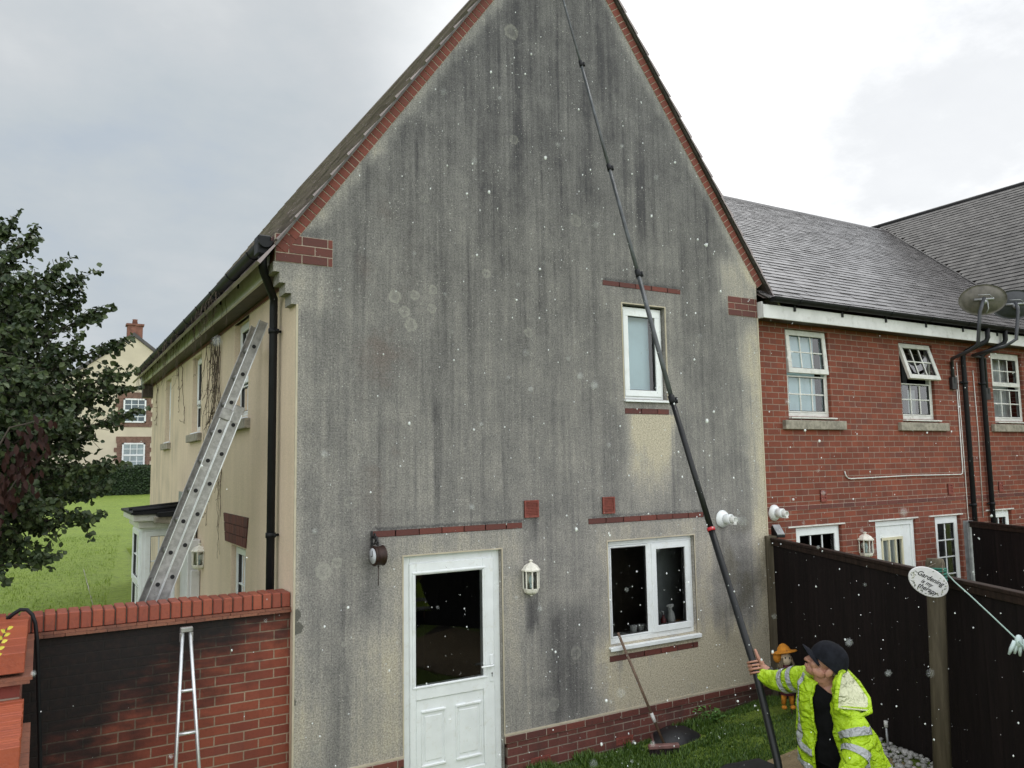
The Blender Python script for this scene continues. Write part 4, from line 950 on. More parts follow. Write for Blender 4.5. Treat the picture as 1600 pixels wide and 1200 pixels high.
# solar lamp on the fence post
sl = thing('solar_light', 'small black solar lamp on top of the fence post by the house corner', 'lamp', (7.44, -.08, 2.02))
m = MB(); m.prism(Frame((7.50, -.02, 2.0), fd, (0, 0, 1), fn), [(-.05, 0), (.12, 0), (.12, .03), (-.02, .13), (-.05, .12)], -.05, .05); m.build('housing', M['black_plastic'], sl, bevel=.008)
m = MB(); m.hexa([(7.50 + fd.x * u + fn.x * w_, -.02 + fd.y * u + fn.y * w_, 2.0 + z) for u, w_, z in ((.118, -.045, .034), (.118, .045, .034), (-.016, .045, .135), (-.016, -.045, .135), (.119, -.045, .040), (.119, .045, .040), (-.015, .045, .141), (-.015, -.045, .141))]); m.build('solar_panel', M['grey_metal'], sl)

# washing line post with oval sign
M['rope_green'] = plain('green_rope', (.012, .11, .075), .6, var=.2); M['rope_pale'] = plain('pale_line', (.30, .42, .38), .6)
post = thing('line_post', 'round weathered timber post with green rope tied round its top, carrying the oval sign', 'post', (5.86, -2.95, .4))
m = MB(); m.smooth = False
m.lathe((5.80, -2.95, .3), (.055, 0, 1.0), [(0, .063), (1.0, .062), (1.80, .067), (1.835, .058), (1.838, .0)], 10, smooth=True); m.build('pole', M['post_wood'], post)
m = MB()
for k in range(5):
    z = 1.985 + k * .018; m.tube([(5.893 + .075 * math.cos(a), -2.95 + .075 * math.sin(a), z + .008 * math.sin(a + k)) for a in [i * math.pi / 8 for i in range(17)]], .0085, 6, False)
m.build('rope', M['rope_green'], post)
ln_ = MB(); ln_.tube([(5.95, -3.0, 2.03), (5.85, -3.12, 1.985), (5.72, -3.30, 1.925), (5.55, -3.53, 1.845), (5.354, -3.80, 1.745), (5.15, -4.05, 1.66), (4.7, -4.7, 1.5)], .0048, 6)
tag(ln_.build('washing_line', M['rope_pale']), 'thin pale green washing line running down from the post to the right edge', 'rope')
pg = thing('cloth_hanger', 'pale plastic hook bundle with hanging tails clipped on the washing line at the right edge', 'hook', (5.36, -3.81, 1.74))
M['pale_plastic'] = plain('pale_blue_plastic', (.50, .60, .60), .45, var=.12, scale=20)
er, ec, eu = V((.862, -.507, -.016)), V((-.506, -.857, -.1)), V((-.037, -.095, .995))
m = MB(); o = V((5.365, -3.805, 1.737))
m.ball(o, (.035, .022, .04)); m.tube([o + er * .02, o + er * .09 + eu * .004, o + er * .2 + eu * .002], .012, 6)
for a, L in ((-.5, .085), (-.22, .08), (.05, .095), (.38, .08)): m.tube([o + er * a * .05, o + er * a * .10 - eu * L * .6, o + er * a * .13 - eu * L], [.015, .013, .007], 6)
m.tube([o + er * .05 - eu * .03, o + er * .10 - eu * .06, o + er * .13 - eu * .10], .011, 6)
m.build('hook', M['pale_plastic'], pg)
m = MB(); q = o + er * .115 - eu * .075
m.ball(q, (.022, .018, .03)); m.tube([q, q - eu * .06 - er * .012, q - eu * .09 - er * .022], [.012, .008, .007], 6); m.build('peg', M['pale_plastic'], pg)
# the sign: oval plaque hung on two cords
sign = thing('oval_sign', 'white oval plaque with handwritten gardening words and leaf pattern, tilted on the post', 'sign', (5.655, -3.05, 1.99))
rot = math.radians(-27); sa = er * math.cos(rot) + eu * math.sin(rot); sb = -er * math.sin(rot) + eu * math.cos(rot); sc_ = V((5.655, -3.045, 1.988))
SF = Frame(sc_, sa, sb, ec)
M['plaque'] = plain('white_plaque', (.62, .61, .62), .5, var=.05, scale=30)
m = MB(); n = 40; pts = [(.158 * math.cos(2 * math.pi * k / n), .100 * math.sin(2 * math.pi * k / n)) for k in range(n)]
m.prism(SF, pts, -.012, .0)
m.build('plaque', M['plaque'], sign, bevel=.004)
M['ink'] = plain('sign_ink', (.018, .018, .022), .6); M['leaf_print'] = plain('leaf_print', (.10, .115, .085), .6, var=.4, scale=90); M['leaf_pale'] = plain('pale_leaf_print', (.36, .37, .25), .6, var=.2, scale=90)
m = MB(); m.cur = 0
for k in range(70):
    a = random.uniform(0, 2 * math.pi); rr = random.uniform(.70, .93)
    if .15 * math.pi < a < .85 * math.pi and random.random() < .85: continue
    u, v = .158 * math.cos(a) * rr, .100 * math.sin(a) * rr; t = random.uniform(0, 6.28); L = random.uniform(.012, .024); W = .0035
    m.cur = 1 if random.random() < .4 else 0
    m.poly([SF.p(u - math.cos(t) * L / 2, v - math.sin(t) * L / 2, .0012), SF.p(u + math.sin(t) * W, v - math.cos(t) * W, .0012), SF.p(u + math.cos(t) * L / 2, v + math.sin(t) * L / 2, .0012), SF.p(u - math.sin(t) * W, v + math.cos(t) * W, .0012)])
m.build('leaf_pattern', [M['leaf_print'], M['leaf_pale']], sign)
def text_mesh(s, size, u, v, parent, mat, F, shear=.35, off=.002, name='lettering'):
    cu = bpy.data.curves.new('lettering', 'FONT'); cu.body = s; cu.size = size; cu.align_x = 'CENTER'; cu.align_y = 'CENTER'; cu.shear = shear; cu.extrude = .0004; cu.offset = .0006
    o = bpy.data.objects.new('lettering', cu); C.objects.link(o); dg = bpy.context.evaluated_depsgraph_get()
    me = bpy.data.meshes.new_from_object(o.evaluated_get(dg)); bpy.data.objects.remove(o)
    base = wloc(parent)
    for vv in me.vertices:
        p = F.p(u + vv.co.x, v + vv.co.y, off + vv.co.z) - base; vv.co = p
    me.materials.clear(); me.materials.append(mat); q = bpy.data.objects.new(name, me); C.objects.link(q); q.parent = parent; return q
text_mesh('Gardening', .050, -.004, .030, sign, M['ink'], SF); text_mesh('is my', .042, -.012, -.012, sign, M['ink'], SF); text_mesh('therapy', .050, .012, -.050, sign, M['ink'], SF)
m = MB()
for u in (-.06, .085): m.tube([SF.p(u, .088 if u < 0 else .075, -.006), V((5.86 + (.03 if u > 0 else -.05), -3.01, 2.11))], .0028, 5)
m.build('cord', M['twig'], sign)

# ---------------------------------------------------------------- things on the facade
M['lamp_white'] = plain('cream_white_lamp', (.70, .68, .60), .45, var=.08, scale=15, dirt=(.5, .46, .36))
M['lamp_glass'] = glass('lamp_glass', (.80, .82, .80), .15)
def lantern(label, c, out, group='wall lanterns on the houses', h=.32, r=.082, pole=True):
    """half-octagon bulkhead lantern: c = centre of its back plate"""
    c = V(c); o = V(out); s = o.cross(V((0, 0, 1))); t = thing('wall_lantern', label, 'lantern', c, group)
    ax = c + o * .035
    m = MB(); n = 8
    def ring(z, rr): return [ax + (s * math.cos(a) + o * math.sin(a)) * rr + V((0, 0, z)) for a in [math.pi * (k + .5) / 4 for k in range(8)]]
    def loft(m, prof):
        R = [[m.vert(p) for p in ring(z, rr)] for z, rr in prof]
        for a, b in zip(R, R[1:]):
            for k in range(n): m.face((a[k], a[(k + 1) % n], b[(k + 1) % n], b[k]))
        m.face(R[0][::-1]); m.face(R[-1])
    loft(m, [(.075, r * 1.12), (.088, r * 1.14), (.10, r * .98), (.125, r * .78), (.142, r * .45), (.150, r * .22), (.160, r * .14), (.166, r * .24), (.174, r * .24), (.182, .002)])
    m.build('lamp_roof', M['lamp_white'], t)
    m = MB(); loft(m, [(-.165, .004), (-.160, r * .16), (-.150, r * .12), (-.142, r * .5), (-.128, r * .78), (-.115, r * .86), (-.095, r * .92), (-.088, r * .92)])
    m.build('lamp_base', M['lamp_white'], t)
    m = MB()
    for a in [math.pi * (k + .5) / 4 for k in range(8)]:
        p = ax + (s * math.cos(a) + o * math.sin(a)) * r * .92; m.tube([p + V((0, 0, -.09)), p + V((0, 0, .078))], .0075, 5, False, False)
    loft(m, [(-.092, r * .96), (-.080, r * .96)]) if 0 else None
    m.build('lamp_bars', M['lamp_white'], t)
    m = MB(); loft(m, [(-.088, r * .86), (.075, r * .86)]); m.build('lamp_glass', M['lamp_glass'], t)
    m = MB(); m.ball(ax + V((0, 0, -.01)), (.026, .026, .045)); m.tube([ax + V((0, 0, -.09)), ax + V((0, 0, -.05))], .014, 8); m.build('bulb', M['blind'], t)
    m = MB(); m.lathe(c, o, [(-.0, .05), (.012, .05), (.036, .03)], 12); m.build('back_plate', M['lamp_white'], t)
    return t
lantern('cream half lantern between the back door and the ground floor window', (4.075, -.008, 1.81), (0, -1, 0))
lantern('small cream lantern on the cream side wall near the extension ladder', (1.812, 4.23, 1.79), (-1, 0, 0), h=.3, r=.095)
lantern('cream lantern on the red brick wall, half hidden by the fence', (9.29, .142, 1.77), (0, -1, 0), r=.095)
# bracket clock
M['rust'] = plain('bronze_metal', (.034, .017, .013), .5, metal=.4, var=.4, scale=40)
M['iron'] = plain('black_iron', (.012, .012, .013), .5)
M['clockface'] = plain('clock_face', (.55, .58, .62), .35, var=.05)
ck = thing('bracket_clock', 'small bronze double sided clock on a black scroll bracket under the door lintel', 'clock', (2.50, -.01, 2.15))
c = V((2.50, -.135, 2.147)); ax = V((-1.0, -.05, 0)).normalized()
m = MB(); m.lathe(c - ax * .05, ax, [(0, .078), (.006, .086), (.014, .086), (.018, .080), (.05, .080), (.082, .080), (.086, .086), (.094, .086), (.10, .078)], 24); m.build('case', M['rust'], ck)
m = MB(); m.lathe(c + ax * .0505, ax, [(0, .066), (.003, .066)], 24); m.build('dial', M['clockface'], ck)
s_ = ax.cross(V((0, 0, 1))); m = MB(); q = c + ax * .055
m.tube([q, q + V((0, 0, .045))], .003, 5); m.tube([q, q + s_ * .03 - V((0, 0, .008))], .0035, 5); m.ball(q, .006, 6, 4); m.build('hands', M['iron'], ck)
m = MB(); m.box(2.478, 2.494, -.022, -.006, 2.08, 2.345)
def arc(cx, cy, r, a0, a1, n=14): return [V((2.49 + .0, -cx, cy)) * 1 + V((.0, -r * math.cos(a0 + (a1 - a0) * i / n), r * math.sin(a0 + (a1 - a0) * i / n))) for i in range(n + 1)]
for pts in (arc(.05, 2.27, .035, -2.5, 3.4), arc(.115, 2.262, .024, 3.1, -2.6), arc(.075, 2.31, .018, -1.5, 3.6), arc(.15, 2.25, .014, 0, 5.6)): m.tube(pts, .006, 6)
m.tube([(2.49, -.02, 2.30), (2.495, -.09, 2.272), (2.50, -.135, 2.24)], .006, 6); m.ball((2.497, -.10, 2.288), (.012, .016, .022))
m.build('bracket', M['iron'], ck)
m = MB(); m.tube([c - V((0, 0, .08)), c - V((0, 0, .25))], .0035, 5); m.ball(c - V((0, 0, .093)), .009, 6, 4); m.build('pendant', M['rust'], ck)
# boiler flues
def flue(label, c):
    t = thing('boiler_flue', label, 'flue', c, 'white boiler flues on the walls'); c = V(c); m = MB()
    a = V((.22, -1, -.0)).normalized()
    m.lathe(c, (0, -1, 0), [(0, .098), (.010, .098), (.022, .088), (.045, .072), (.052, .060)], 24); m.build('wall_seal', M['upvc'], t)
    m = MB(); m.lathe(c + V((0, -.03, 0)), (.1, -1, 0), [(0, .056), (.10, .056), (.104, .05), (.104, .046), (.10, .044)], 20); m.build('outer_pipe', M['upvc'], t)
    m = MB(); m.lathe(c + V((.006, -.10, -.004)), (.1, -1, -.05), [(0, .038), (.085, .038), (.086, .030), (.06, .028)], 18); m.box(c.x - .012, c.x + .03, c.y - .19, c.y - .10, c.z - .055, c.z - .042); m.build('inner_pipe', M['upvc_dirty'], t)
flue('white round boiler flue on the rendered facade just right of the black pole', (6.645, -.004, 2.25)); flue('white round boiler flue on the red brick near the house corner', (7.66, .15, 2.265))
# things on the window board inside the kitchen
M['pot'] = plain('white_pot', (.55, .55, .53), .5); M['soil'] = plain('soil', (.03, .025, .02), .9)
for x, lab in ((5.49, 'small white plant pot behind the dark left pane, left of its twin'), (5.60, 'small white plant pot behind the dark left pane, nearer the window mullion')):
    t = thing('plant_pot', lab, 'pot', (x, .2, 1.09), 'white pots on the window board'); m = MB(); m.lathe((x, .2, 1.09), (0, 0, 1), [(0, .032), (.07, .042), (.085, .046), (.09, .044)], 14); m.build('pot', M['pot'], t)
    m = MB(); m.lathe((x, .2, 1.17), (0, 0, 1), [(0, .04), (.008, .04)], 12); m.build('soil', M['soil'], t)
t = thing('spray_bottle', 'white trigger spray bottle inside the right pane of the kitchen window', 'bottle', (6.02, .2, 1.09))
m = MB(); m.lathe((6.02, .2, 1.09), (0, 0, 1), [(0, .045), (.12, .045), (.17, .03), (.19, .014), (.22, .014)], 14); m.build('bottle', M['pot'], t)
m = MB(); m.box(5.975, 6.05, .185, .215, 1.31, 1.345); m.box(5.985, 5.995, .19, .21, 1.25, 1.31); m.box(5.96, 5.976, .192, .208, 1.32, 1.34); m.build('trigger_head', M['pot'], t, bevel=.004)
t = thing('soap_bottle', 'dark red pump bottle beside the spray bottle inside the kitchen window', 'bottle', (5.91, .2, 1.09))
m = MB(); m.lathe((5.91, .2, 1.09), (0, 0, 1), [(0, .03), (.10, .03), (.13, .012), (.15, .012)], 12); m.build('bottle', plain('dark_red_plastic', (.16, .03, .03), .4), t)
m = MB(); m.tube([(5.91, .2, 1.24), (5.91, .2, 1.275), (5.885, .2, 1.275)], .005, 6); m.build('pump', M['pot'], t)

# ---------------------------------------------------------------- satellite dishes
M['dish'] = plain('perforated_dish', (.115, .105, .09), .55, metal=.2, var=.3, scale=9); M['dish_dark'] = plain('dark_dish', (.035, .038, .045), .5, var=.3, scale=9)
def dish(label, c, pole, mat, wdt=.30, hgt=.215):
    t = thing('satellite_dish', label, 'satellite dish', c, 'satellite dishes above the gutter'); c = V(c)
    f = V((.75, .62, .22)).normalized(); s = f.cross(V((0, 0, 1))).normalized(); u = s.cross(f)   # faces away, up to the right
    m = MB(); m.smooth = True; n = 28; R = []
    for off in (0, .012):
        for k in range(7):
            r = k / 6; R.append([m.vert(c + (s * math.cos(a) * wdt + u * math.sin(a) * hgt) * r - f * (.07 * (1 - r * r) + (off if off else 0) - .0)) for a in [2 * math.pi * i / n for i in range(n)]])
    for g in (R[:7], R[7:]):
        for a, b in zip(g, g[1:]):
            for k in range(n): m.face((a[k], a[(k + 1) % n], b[(k + 1) % n], b[k]))
    for k in range(n): m.face((R[6][k], R[6][(k + 1) % n], R[13][(k + 1) % n], R[13][k]))
    m.build('reflector', M[mat], t)
    bk = c - f * .09; m = MB()
    m.tube([bk - s * .12 + u * .01, bk + s * .12 + u * .01], .017, 8); m.tube([bk + s * .11 + u * .02, bk + s * .06 + u * .07 - f * .04, bk - s * .08 + u * .075 - f * .05], .006, 6)
    m.ball(bk - f * .02 - u * .02, (.05, .035, .04)); m.tube([bk + s * .04, bk + s * .05 - u * .12 - f * .01, bk + s * .02 - u * .2], .009, 6); m.build('bracket', M['grey_metal'], t)
    m = MB(); m.tube([bk - f * .02 + u * .03] + [V(p) for p in pole], .024, 10); m.build('mast', M['dish_dark'], t)
    m = MB(); m.tube([c - u * hgt * .9, c + f * .35 - u * hgt * .5], .010, 6); m.ball(c + f * .36 - u * hgt * .45, .03); m.build('feed_arm', M['dish_dark'], t)
    e = V(pole[-1]); m = MB(); m.box(e.x - .06, e.x + .06, .10, .145, e.z - .09, e.z + .09)
    m.build('wall_plate', M['iron'], t)
dish('brown grey satellite dish above the gutter, its mast beside the left drainpipe', (11.16, -.6, 5.06), [(10.96, -.66, 4.86), (10.93, -.62, 4.42), (10.96, -.50, 4.36), (11.35, .0, 4.32), (11.55, .12, 4.30), (11.55, .12, 3.98)], 'dish')
dish('dark satellite dish behind the first one, cut by the right edge', (12.15, -.5, 5.10), [(12.02, -.62, 4.98), (11.95, -.6, 4.56), (11.80, -.52, 4.46), (11.98, .05, 4.41), (12.42, .12, 4.40), (12.42, .12, 3.85)], 'dish_dark')

# ---------------------------------------------------------------- small things on the grass
M['broom_wood'] = plain('broom_handle', (.12, .075, .05), .6, var=.3, scale=20); M['bristle'] = plain('dark_bristles', (.018, .011, .011), .9, var=.4, scale=60)
M['pink_wood'] = plain('broom_stock', (.17, .085, .075), .6, var=.25, scale=15); M['rubber'] = plain('black_rubber', (.011, .011, .013), .55, var=.4, scale=10, bump=.3)
br = thing('broom', 'long handled yard broom leaning on the rendered wall under the kitchen window', 'broom', (5.33, -.22, .05))
hb = V((5.36, -.38, .155)); ht = V((5.105, -.03, 1.185))
m = MB(); m.tube([hb, ht], .0135, 8); m.build('handle', M['broom_wood'], br)
a = (ht - hb).normalized(); m = MB(); m.tube([hb + a * .21, hb + a * .30], .0175, 8); m.build('ferrule', M['pot'], br)
bd = V((.72, -.45, .04)).normalized(); bn = V((-.35, -.85, -.35)).normalized()
BF = Frame(V((5.31, -.42, .150)), bd, V((0, 0, 1)), (bd.cross(V((0, 0, 1)))).normalized())
m = MB(); m.fbox(BF, -.14, .16, -.02, .02, -.03, .03); m.build('stock', M['pink_wood'], br, bevel=.008)
m = MB()
for k in range(150):
    u = random.uniform(-.135, .155); w_ = random.uniform(-.026, .026); p = BF.p(u, -.02, w_); m.tube([p, p + V((random.uniform(-.02, .02), -.02 + random.uniform(-.02, .01), -.105))], .0035, 4, False, False)
m.build('bristles', M['bristle'], br)
dp = thing('dustpan', 'black rubber dustpan with a pinkish rim lying on the grass behind the broom head', 'dustpan', (5.58, -.2, .08))
m = MB(); m.smooth = True; prof = [(-.24, -.10), (-.20, .08), (-.02, .17), (.16, .16), (.27, .04), (.26, -.09), (.10, -.16), (-.10, -.17)]
DF = Frame((5.60, -.27, .145), V((.86, -.34, -.02)).normalized(), V((.34, .86, .35)).normalized(), V((-.1, -.33, .9)).normalized())
top = [m.vert(DF.p(u, v, .0)) for u, v in prof]; mid = m.vert(DF.p(0, 0, .055)); n = len(top); bot = [m.vert(DF.p(u * 1.02, v * 1.02, -.05)) for u, v in prof]
for k in range(n): m.face((top[k], top[(k + 1) % n], mid)); m.face((top[(k + 1) % n], top[k], bot[k], bot[(k + 1) % n]))
m.build('pan', M['rubber'], dp)
m = MB(); m.tube([DF.p(u * 1.03, v * 1.03, -.03) for u, v in (prof[4], prof[5], prof[6], prof[7], prof[0], prof[1])], .016, 6); m.build('rim', M['pink_wood'], dp)
mt = MB(); mt.smooth = False; zz = lambda x, y: gh(x, y) + .035
outl = [(4.96, -1.44), (5.14, -1.24), (5.35, -1.22), (5.58, -1.39), (5.54, -1.62), (5.16, -1.74), (4.90, -1.62)]
a = [mt.vert((x, y, zz(x, y) + .02)) for x, y in outl]; b = [mt.vert((x, y, zz(x, y) - .06)) for x, y in outl]; mt.face(a)
for k in range(len(outl)): mt.face((b[k], b[(k + 1) % len(outl)], a[(k + 1) % len(outl)], a[k]))
tag(mt.build('garden_mat', M['rubber']), 'flat black mat lying on the grass at the bottom edge left of the pole', 'mat')
# tan paving
m, t, b = new_mat('sandy_paving'); p = t.pos(); c = t.mix(t.sm(t.noise(p, 7, 5, .65), .3, .7), (.17, .125, .065), (.25, .19, .105)); c = t.mix(t.sm(t.noise(p, 60, 3), .5, .75), c, (.11, .085, .05)); t.put(b.inputs['Base Color'], c); b.inputs['Roughness'].default_value = .7; t.put(b.inputs['Normal'], t.bump(t.noise(p, 45, 4), .5, .01)); M['paving'] = m
def slab(name, outl, mat, th=.03):
    m = MB(); a = [m.vert((x, y, gh(x, y) + th)) for x, y in outl]; b = [m.vert((x, y, gh(x, y) - .1)) for x, y in outl]; m.face(a)
    for k in range(len(outl)): m.face((b[k], b[(k + 1) % len(outl)], a[(k + 1) % len(outl)], a[k]))
    o = m.build(name, M[mat]); o['kind'] = 'structure'; return o
slab('path', [(5.40, -1.62), (5.62, -1.45), (5.95, -1.53), (6.25, -1.70), (6.0, -2.6), (5.4, -4.2), (4.2, -4.4), (4.6, -2.9)], 'paving')
M['slabs'] = plain('grey_paving', (.34, .32, .30), .85, var=.15, scale=3)
M['mud'] = plain('wet_soil', (.035, .025, .014), .7, var=.5, scale=14, bump=.8)
o0 = V((7.40, -.02, 0)); bed = [o0 + fd * u + fn * w_ for u, w_ in ((1.2, .02), (5.0, .02), (5.0, .34), (3.2, .32), (2.2, .36), (1.4, .25))]
slab('border_soil', [(q.x, q.y) for q in bed][::-1], 'mud', .02)
slab('side_path', [(1.80, .35), (1.80, 11.5), (.80, 11.5), (.75, 3.0), (-.9, 2.4), (-.9, .35)][::-1], 'slabs', .012)  # unseen grey path added to temper the lawn's green bounce light
# pebbles
M['pebble'] = loose_brick('pale_pebbles', (.42, .41, .39), (.24, .235, .22), rough=.5, dark=(.2, .2, .19))
m = MB()
for k in range(170):
    u = random.uniform(2.05, 3.25); w_ = random.uniform(.06, .40); q = o0 + fd * u + fn * w_; r = random.uniform(.012, .026) * (1.6 if random.random() < .25 else 1)
    m.ball((q.x, q.y, gh(q.x, q.y) + .025 + random.uniform(0, .02)), (r * random.uniform(.9, 1.5), r, r * .7), 7, 5, Matrix.Rotation(random.uniform(0, 6), 3, 'Z'))
tag(m.build('pebbles', M['pebble']), 'heap of pale pebbles along the foot of the dark fence', 'pebbles', kind='stuff')
stk = thing('garden_stake', 'slim grey stake with a white cap standing by the pebbles behind the man', 'stake', (6.27, -2.2, .42))
m = MB(); m.tube([(6.245, -2.21, .40), (6.225, -2.215, .645)], .010, 8); m.build('stem', M['grey_metal'], stk)
m = MB(); m.tube([(6.225, -2.215, .645), (6.222, -2.216, .695)], .016, 8); m.build('cap', M['pot'], stk)
# scarecrow on a stick
sc_w = thing('scarecrow', 'small doll scarecrow in an orange hat on a stick in the garden corner', 'scarecrow', (6.76, -.75, .2))
q = V((6.715, -.75, 0)); 
M['orange'] = plain('orange_felt', (.50, .19, .012), .8, var=.2, scale=25); M['doll_face'] = plain('doll_face', (.62, .50, .36), .7); M['straw'] = plain('straw_hair', (.17, .13, .08), .9, var=.4, scale=50); M['maroon'] = plain('maroon_cloth', (.10, .014, .03), .8, var=.2, scale=30); M['plaid'] = plain('grey_green_plaid', (.075, .10, .09), .8, var=.5, scale=55)
m = MB(); m.tube([q + V((.07, 0, .20)), q + V((.02, 0, .5)), q + V((0, 0, .7))], .0075, 6); m.build('stick', M['broom_wood'], sc_w)
m = MB(); m.ball(q + V((0, 0, .85)), (.066, .06, .066), 12, 8); m.build('head', M['doll_face'], sc_w)
m = MB()
for s in (-1, 1): m.ball(q + er * s * .022 + ec * .055 + V((0, 0, .878)), (.008, .008, .011), 6, 4)
m.build('eyes', M['ink'], sc_w)
m = MB(); m.lathe(q + V((-.012, 0, .918)) - ec * .02, er * -.15 - ec * .30 + eu, [(-.012, .128), (-.002, .135), (.006, .125), (.012, .072), (.045, .058), (.075, .03), (.085, .004)], 14); m.ball(q + er * -.085 + V((0, 0, .87)), (.05, .04, .06)); m.build('hat', M['orange'], sc_w)
m = MB(); m.ball(q + ec * .062 + V((-.005, 0, .945)), .012, 6, 4); m.build('hat_button', M['maroon'], sc_w)
m = MB()
for k in range(26):
    a = k / 26 * 6.28; 
    if math.cos(a - math.atan2(ec.y, ec.x)) > .75: continue
    p = q + V((math.cos(a) * .055, math.sin(a) * .055, .87)); m.tube([p, p + V((math.cos(a) * .025, math.sin(a) * .025, -.07)), p + V((math.cos(a) * .03, math.sin(a) * .03, -.13))], .008, 4)
m.build('hair', M['straw'], sc_w)
m = MB(); m.lathe(q + V((0, 0, .5)), (0, 0, 1), [(0, .075), (.10, .068), (.22, .06), (.28, .04), (.31, .02)], 12); m.build('dungarees', M['maroon'], sc_w)
m = MB()
for s in (-1, 1): m.tube([q + er * s * .05 + V((0, 0, .77)), q + er * s * .11 + V((0, 0, .68)), q + er * s * .115 + V((0, 0, .58))], [.03, .032, .04], 8)
m.build('sleeves', M['plaid'], sc_w)
m = MB()
for s in (-1, 1): m.tube([q + er * s * .035 + V((0, 0, .52)), q + er * s * .045 + V((0, 0, .40))], [.03, .022], 8); m.ball(q + er * s * .045 + ec * .02 + V((0, 0, .375)), (.03, .03, .022))
m.build('legs', M['orange'], sc_w)
# leafy weed at the foot of the plinth
wd = MB()
for k in range(46):
    a = random.uniform(0, 6.28); L = random.uniform(.05, .17); p = V((6.25 + random.uniform(-.08, .08), -.10 + random.uniform(-.06, .04), .13)); q2 = p + V((math.cos(a) * L * .8, math.sin(a) * L * .6 - .02, random.uniform(.03, .16)))
    wd.tube([p, q2], .0025, 4, False); leaf_card(wd, q2, (math.cos(a), math.sin(a), .1), (0, 0, 1), random.uniform(.04, .075), random.uniform(.03, .05))
M['weed'] = blades_mat('weed_leaves', (.07, .16, .03), (.11, .22, .05)); tag(wd.build('weed', M['weed']), 'bright green leafy weed growing against the brick plinth', 'plant')

# grass blades near the house
def blades(name, label, n, fn_pos, h0, h1, mat, kind='stuff'):
    m = MB()
    for _ in range(n):
        x, y, k = fn_pos(); z = gh(x, y) - .01; h = random.uniform(h0, h1) * k; a = random.uniform(0, 6.28); l = random.uniform(.1, .7) * h; w = random.uniform(.003, .006)
        dx_, dy_ = math.cos(a), math.sin(a); p0 = (x - dy_ * w, y + dx_ * w, z); p1 = (x + dy_ * w, y - dx_ * w, z)
        i = [m.vert(p0), m.vert(p1), m.vert((x + dx_ * l * .35 + dy_ * w * .7, y + dy_ * l * .35 - dx_ * w * .7, z + h * .6)), m.vert((x + dx_ * l * .35 - dy_ * w * .7, y + dy_ * l * .35 + dx_ * w * .7, z + h * .6)), m.vert((x + dx_ * l, y + dy_ * l, z + h))]
        m.face((i[0], i[1], i[2], i[3])); m.face((i[3], i[2], i[4]))
    tag(m.build(name, M[mat]), label, 'grass', kind=kind)
def near_pos():
    while True:
        x = random.uniform(3.85, 7.45); y = -random.random() ** 1.3 * 2.2; 
        if x > 7.4 + .4548 * (y + .02) - .05: continue
        if 4.92 < x < 5.56 and -1.7 < y < -1.24: continue
        if 5.30 < x < 5.90 and -.46 < y < -.08: continue
        if y < -1.45 and x < 6.25 and x > 5.3 + (y + 1.5) * .3: continue
        k = 2.2 if (y > -.22 and mnoise.noise((x * 2.1, 0, 3)) > .05) else (1.0 if mnoise.noise((x * 1.7, y * 1.7, 0)) > -.2 else .6)
        return x, y, k
blades('grass', 'dark green rough grass along the foot of the brick plinth', 42000, near_pos, .018, .058, 'blades')
M['blades_lawn'] = blades_mat('lawn_blades', (.13, .21, .014), (.21, .30, .035))
def lawn_pos():
    y = 1.2 + random.random() ** 1.6 * 16; return random.uniform(-2.0, .2 + y * .10), y, 1.0
blades('grass', 'short sunlit lawn grass beyond the garden wall', 26000, lawn_pos, .025, .06, 'blades_lawn')

# ---------------------------------------------------------------- background house, hedge, tree
M['far_render'] = plain('far_cream_render', (.56, .50, .385), .9, var=.1, scale=.8); M['far_brick'] = plain('far_brick', (.17, .10, .075), .9, var=.25, scale=6); M['far_chim'] = plain('far_chimney_brick', (.19, .085, .062), .9, var=.25, scale=6); M['slate'] = plain('far_slate', (.07, .065, .065), .6, var=.2, scale=3)
fh = thing('far_house', 'cream house with brick window surrounds and chimney beyond the hedge', 'house', (3.6, 35, 1.9))
FF = Frame((3.62, 35, 0), (1, 0, 0), (0, 0, 1), (0, -1, 0))
m = MB(); m.prism(FF, [(-3.7, 1.5), (3.7, 1.5), (3.7, 6.4), (0, 9.28), (-3.7, 6.4)], -9, 0); m.build('wall', M['far_render'], fh)
m = MB()
for s in (-1, 1):
    m.hexa([FF.p(a, b, c) for a, b, c in ((0, 9.30, .08), (s * 4.0, 6.19, .08), (s * 4.0, 6.19, -9.1), (0, 9.30, -9.1), (0, 9.48, .08), (s * 4.0, 6.37, .08), (s * 4.0, 6.37, -9.1), (0, 9.48, -9.1))])
rf = m.build('roof', M['slate'], fh)
m = MB(); m.fbox(FF, -.28, .38, 8.6, 9.82, -.55, -.02); m.fbox(FF, -.34, .44, 9.82, 9.91, -.6, .04); ch = m.build('chimney', M['far_chim'], rf)
m = MB(); m.lathe(FF.p(.05, 9.91, -.28), (0, 0, 1), [(0, .13), (.20, .11), (.24, .13)], 10); m.build('chimney_pot', M['far_chim'], ch)
